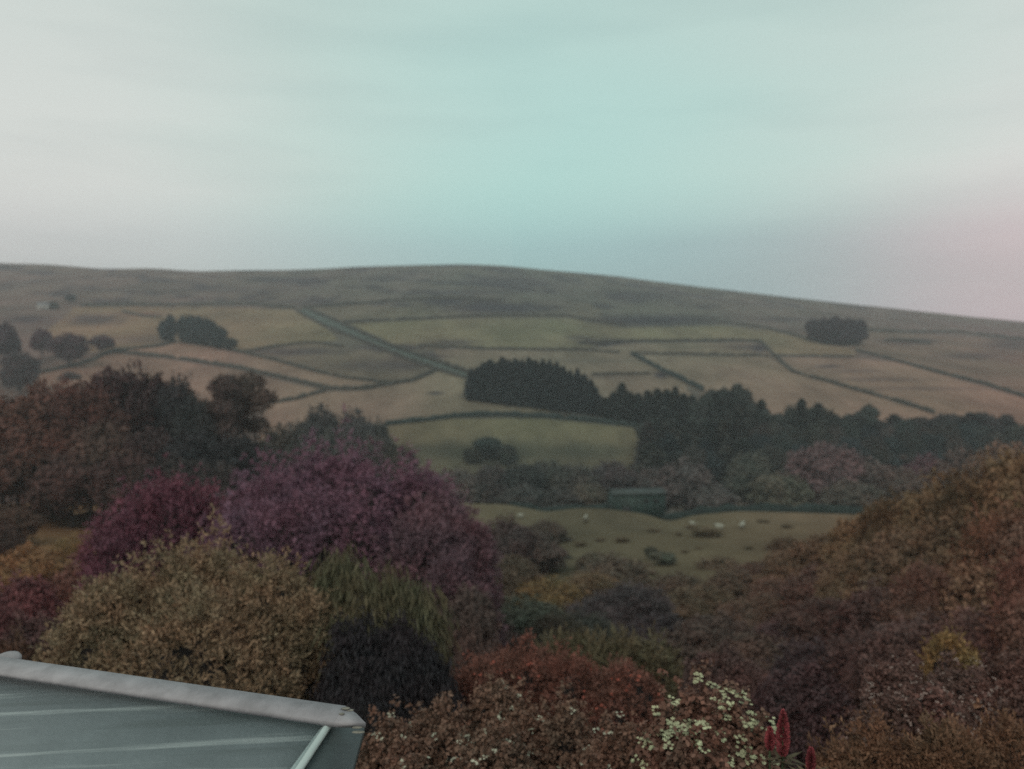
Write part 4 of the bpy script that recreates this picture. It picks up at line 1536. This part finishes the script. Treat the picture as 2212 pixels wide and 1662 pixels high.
# ------------------------------------------------------------------ the grey roof of the outbuilding at bottom left
def metal_mat(name, col, rough, streak=0.0, stain=0.25, scale=3.0, spec=.5):
    m, N, L, bs = nodes_of(name)
    tc = N.new('ShaderNodeTexCoord')
    n1 = noise(N, L, tc.outputs['Object'], scale, 7, .6)
    rgb = N.new('ShaderNodeRGB')
    rgb.outputs[0].default_value = (*col, 1)
    c = scale_col(N, L, rgb.outputs[0], maprange(N, L, n1, .3, .7, 1 - stain, 1 + stain))
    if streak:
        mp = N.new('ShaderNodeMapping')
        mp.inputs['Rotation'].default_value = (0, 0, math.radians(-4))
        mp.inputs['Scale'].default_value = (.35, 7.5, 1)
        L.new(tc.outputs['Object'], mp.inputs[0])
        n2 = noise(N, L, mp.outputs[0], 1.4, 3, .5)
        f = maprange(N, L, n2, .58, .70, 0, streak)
        c = mixc(N, L, f, c, (.42, .45, .45))  # pale streaks: reflections on the wet sheet painted into its colour
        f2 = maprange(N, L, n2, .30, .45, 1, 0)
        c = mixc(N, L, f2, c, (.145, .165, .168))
    L.new(c, bs.inputs['Base Color'])
    bs.inputs['Roughness'].default_value = rough
    bs.inputs['Specular IOR Level'].default_value = spec
    b = N.new('ShaderNodeBump')
    b.inputs['Strength'].default_value = .15
    b.inputs['Distance'].default_value = .02
    L.new(noise(N, L, tc.outputs['Object'], 25, 6), b.inputs['Height'])
    L.new(b.outputs[0], bs.inputs['Normal'])
    return m


ZR = -2.2
rootp = on_plane(600, 1600, ZR)
root = empty('outbuilding', (0, 0, 0))
tag(root, 'grey outbuilding roof with a pale coping across the bottom left', 'outbuilding')
M_COP = metal_mat('coping', (.30, .29, .31), .8, 0, .22, 7)
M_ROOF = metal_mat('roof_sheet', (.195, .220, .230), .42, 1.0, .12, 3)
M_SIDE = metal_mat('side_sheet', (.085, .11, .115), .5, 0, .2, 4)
M_TRIM = metal_mat('pale_trim_highlight', (.42, .50, .49), .35, 0, .1, 4)


def P3(px, py, z):
    return np.array(on_plane(px, py, z))


# coping: far edge upper, near edge slightly lower; a real slab 7 cm thick
cA, cB = P3(-400, 1361, ZR + .03), P3(746, 1525, ZR + .03)
dB = P3(790, 1562, ZR - .004)
dA = P3(-400, 1394, ZR - .0)
nB = P3(722, 1561, ZR - .0)
c = MB()
n = 1
rs = np.random.RandomState(3)
for i in range(n):
    t0, t1 = i / n, (i + 1) / n
    a0, a1 = cA + (cB - cA) * t0, cA + (cB - cA) * t1
    b0, b1 = dA + (nB - dA) * t0, dA + (nB - dA) * t1
    th = np.array([0, 0, .030])
    c.hexa([b0 - th, b1 - th, a1 - th, a0 - th, b0, b1, a1, a0])
# mitred end
c.hexa([nB - (0, 0, .030), dB - (0, 0, .030), cB + (dB - cB) * .5 - (0, 0, .03), cB - (0, 0, .030), nB, dB, cB + (dB - cB) * .5 + (.008, .005, 0), cB])
link('coping', c.mesh('coping'), M_COP, root)
# main roof sheet under the coping, falling gently toward the camera
rA, rB = P3(-400, 1383, ZR - .04), P3(720, 1555, ZR - .04)
rC, rD = P3(640, 1676, ZR - .13), P3(-420, 1676, ZR - .13)
ext = (rC - rB)
rC2 = rB + ext * 5.5
rD2 = rA + (rC2 - rB)
c = MB()
th = np.array([0, 0, .05])
c.hexa([rD2 - th, rC2 - th, rB - th, rA - th, rD2, rC2, rB, rA])
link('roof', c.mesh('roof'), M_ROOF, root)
# pale trim bead down the hip; flat strip paints the edge highlight
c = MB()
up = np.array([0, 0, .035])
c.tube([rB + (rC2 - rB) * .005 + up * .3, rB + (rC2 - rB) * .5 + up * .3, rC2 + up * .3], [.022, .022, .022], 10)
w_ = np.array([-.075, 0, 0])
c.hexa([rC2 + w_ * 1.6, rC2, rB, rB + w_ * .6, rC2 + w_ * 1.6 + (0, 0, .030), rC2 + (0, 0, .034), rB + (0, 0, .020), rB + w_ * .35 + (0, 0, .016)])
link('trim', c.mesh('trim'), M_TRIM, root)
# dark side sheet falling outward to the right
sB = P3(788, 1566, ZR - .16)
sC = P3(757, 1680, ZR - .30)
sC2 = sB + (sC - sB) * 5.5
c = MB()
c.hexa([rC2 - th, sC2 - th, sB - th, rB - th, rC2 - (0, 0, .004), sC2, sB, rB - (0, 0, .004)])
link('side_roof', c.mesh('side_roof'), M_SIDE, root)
# walls to the ground
g = gz(-2, 5)
c = MB()
ins = np.array([-.12, 0, 0])
w1, w2 = sB + ins - (0, 0, .06), sC2 + ins - (0, 0, .06)
bk = cB + (-.40, -.05, -.30)
ak = cA + (0, -.05, -.30)


def drop(p, zz=g - .3):
    return np.array([p[0], p[1], zz])


c.hexa([drop(w2), drop(w1), drop(w1) + (-.2, 0, 0), drop(w2) + (-.2, 0, 0), w2, w1, w1 + (-.2, 0, 0), w2 + (-.2, 0, 0)])
c.hexa([drop(ak) - (0, .2, 0), drop(bk) - (0, .2, 0), drop(bk), drop(ak), ak - (0, .2, .03), bk - (0, .2, .03), bk - (0, 0, .03), ak - (0, 0, .03)])
link('wall', c.mesh('wall'), plain('render', (.25, .24, .22), .9, 4), root)
# lichen crust on the mitred corner
M_LICH = plain('lichen', (.19, .18, .155), .95, 20, .5)
c = MB()
rs = np.random.RandomState(8)
for k in range(9):
    t = rs.rand()
    p = cB * (1 - t) + dB * t + (nB - cB) * rs.uniform(.0, .45) + (0, 0, .004 - .03 * t)
    c.blob(p, (.015 + .03 * rs.rand(), .010 + .012 * rs.rand(), .003), k, 8, 5)
link('lichen', c.mesh('lichen', True), M_LICH, root)['kind'] = 'stuff'
# vent cowl poking up behind the coping at the left border
vx, vy, vz = at_depth(18, 1414, 5.75)
vr = empty('vent_cowl', (vx, vy, vz - .20))
tag(vr, 'small round grey vent cowl behind the coping at the left border', 'vent')
c = MB()
c.tube([(0, 0, -.1), (0, 0, .15)], [.045, .045], 14)
link('pipe', c.mesh('pipe', True), M_SIDE, vr)
c = MB()
c.tube([(0, 0, .145), (0, 0, .15), (0, 0, .178), (0, 0, .20), (0, 0, .212), (0, 0, .215)], [.02, .088, .085, .068, .035, .002], 18)
link('cap', c.mesh('cap', True), M_COP, vr)

# ------------------------------------------------------------------ damp air
hz = MB()
hz.hexa([(-1800, -75, -60), (1800, -75, -60), (1800, 1510, -60), (-1800, 1510, -60), (-1800, -75, 145), (1800, -75, 145), (1800, 1510, 145), (-1800, 1510, 145)])
hm = bpy.data.materials.new('haze')
hm.use_nodes = True
hn, hl = hm.node_tree.nodes, hm.node_tree.links
hn.clear()
ho = hn.new('ShaderNodeOutputMaterial')
pv = hn.new('ShaderNodeVolumePrincipled')
pv.inputs['Color'].default_value = (.80, .86, .90, 1)
pv.inputs['Density'].default_value = 0.00040
pv.inputs['Anisotropy'].default_value = 0.2
hl.new(pv.outputs[0], ho.inputs['Volume'])
o = link('haze', hz.mesh('haze'), hm)
tag(o, 'thin grey blue haze lying over the valley and hill', kind='stuff')
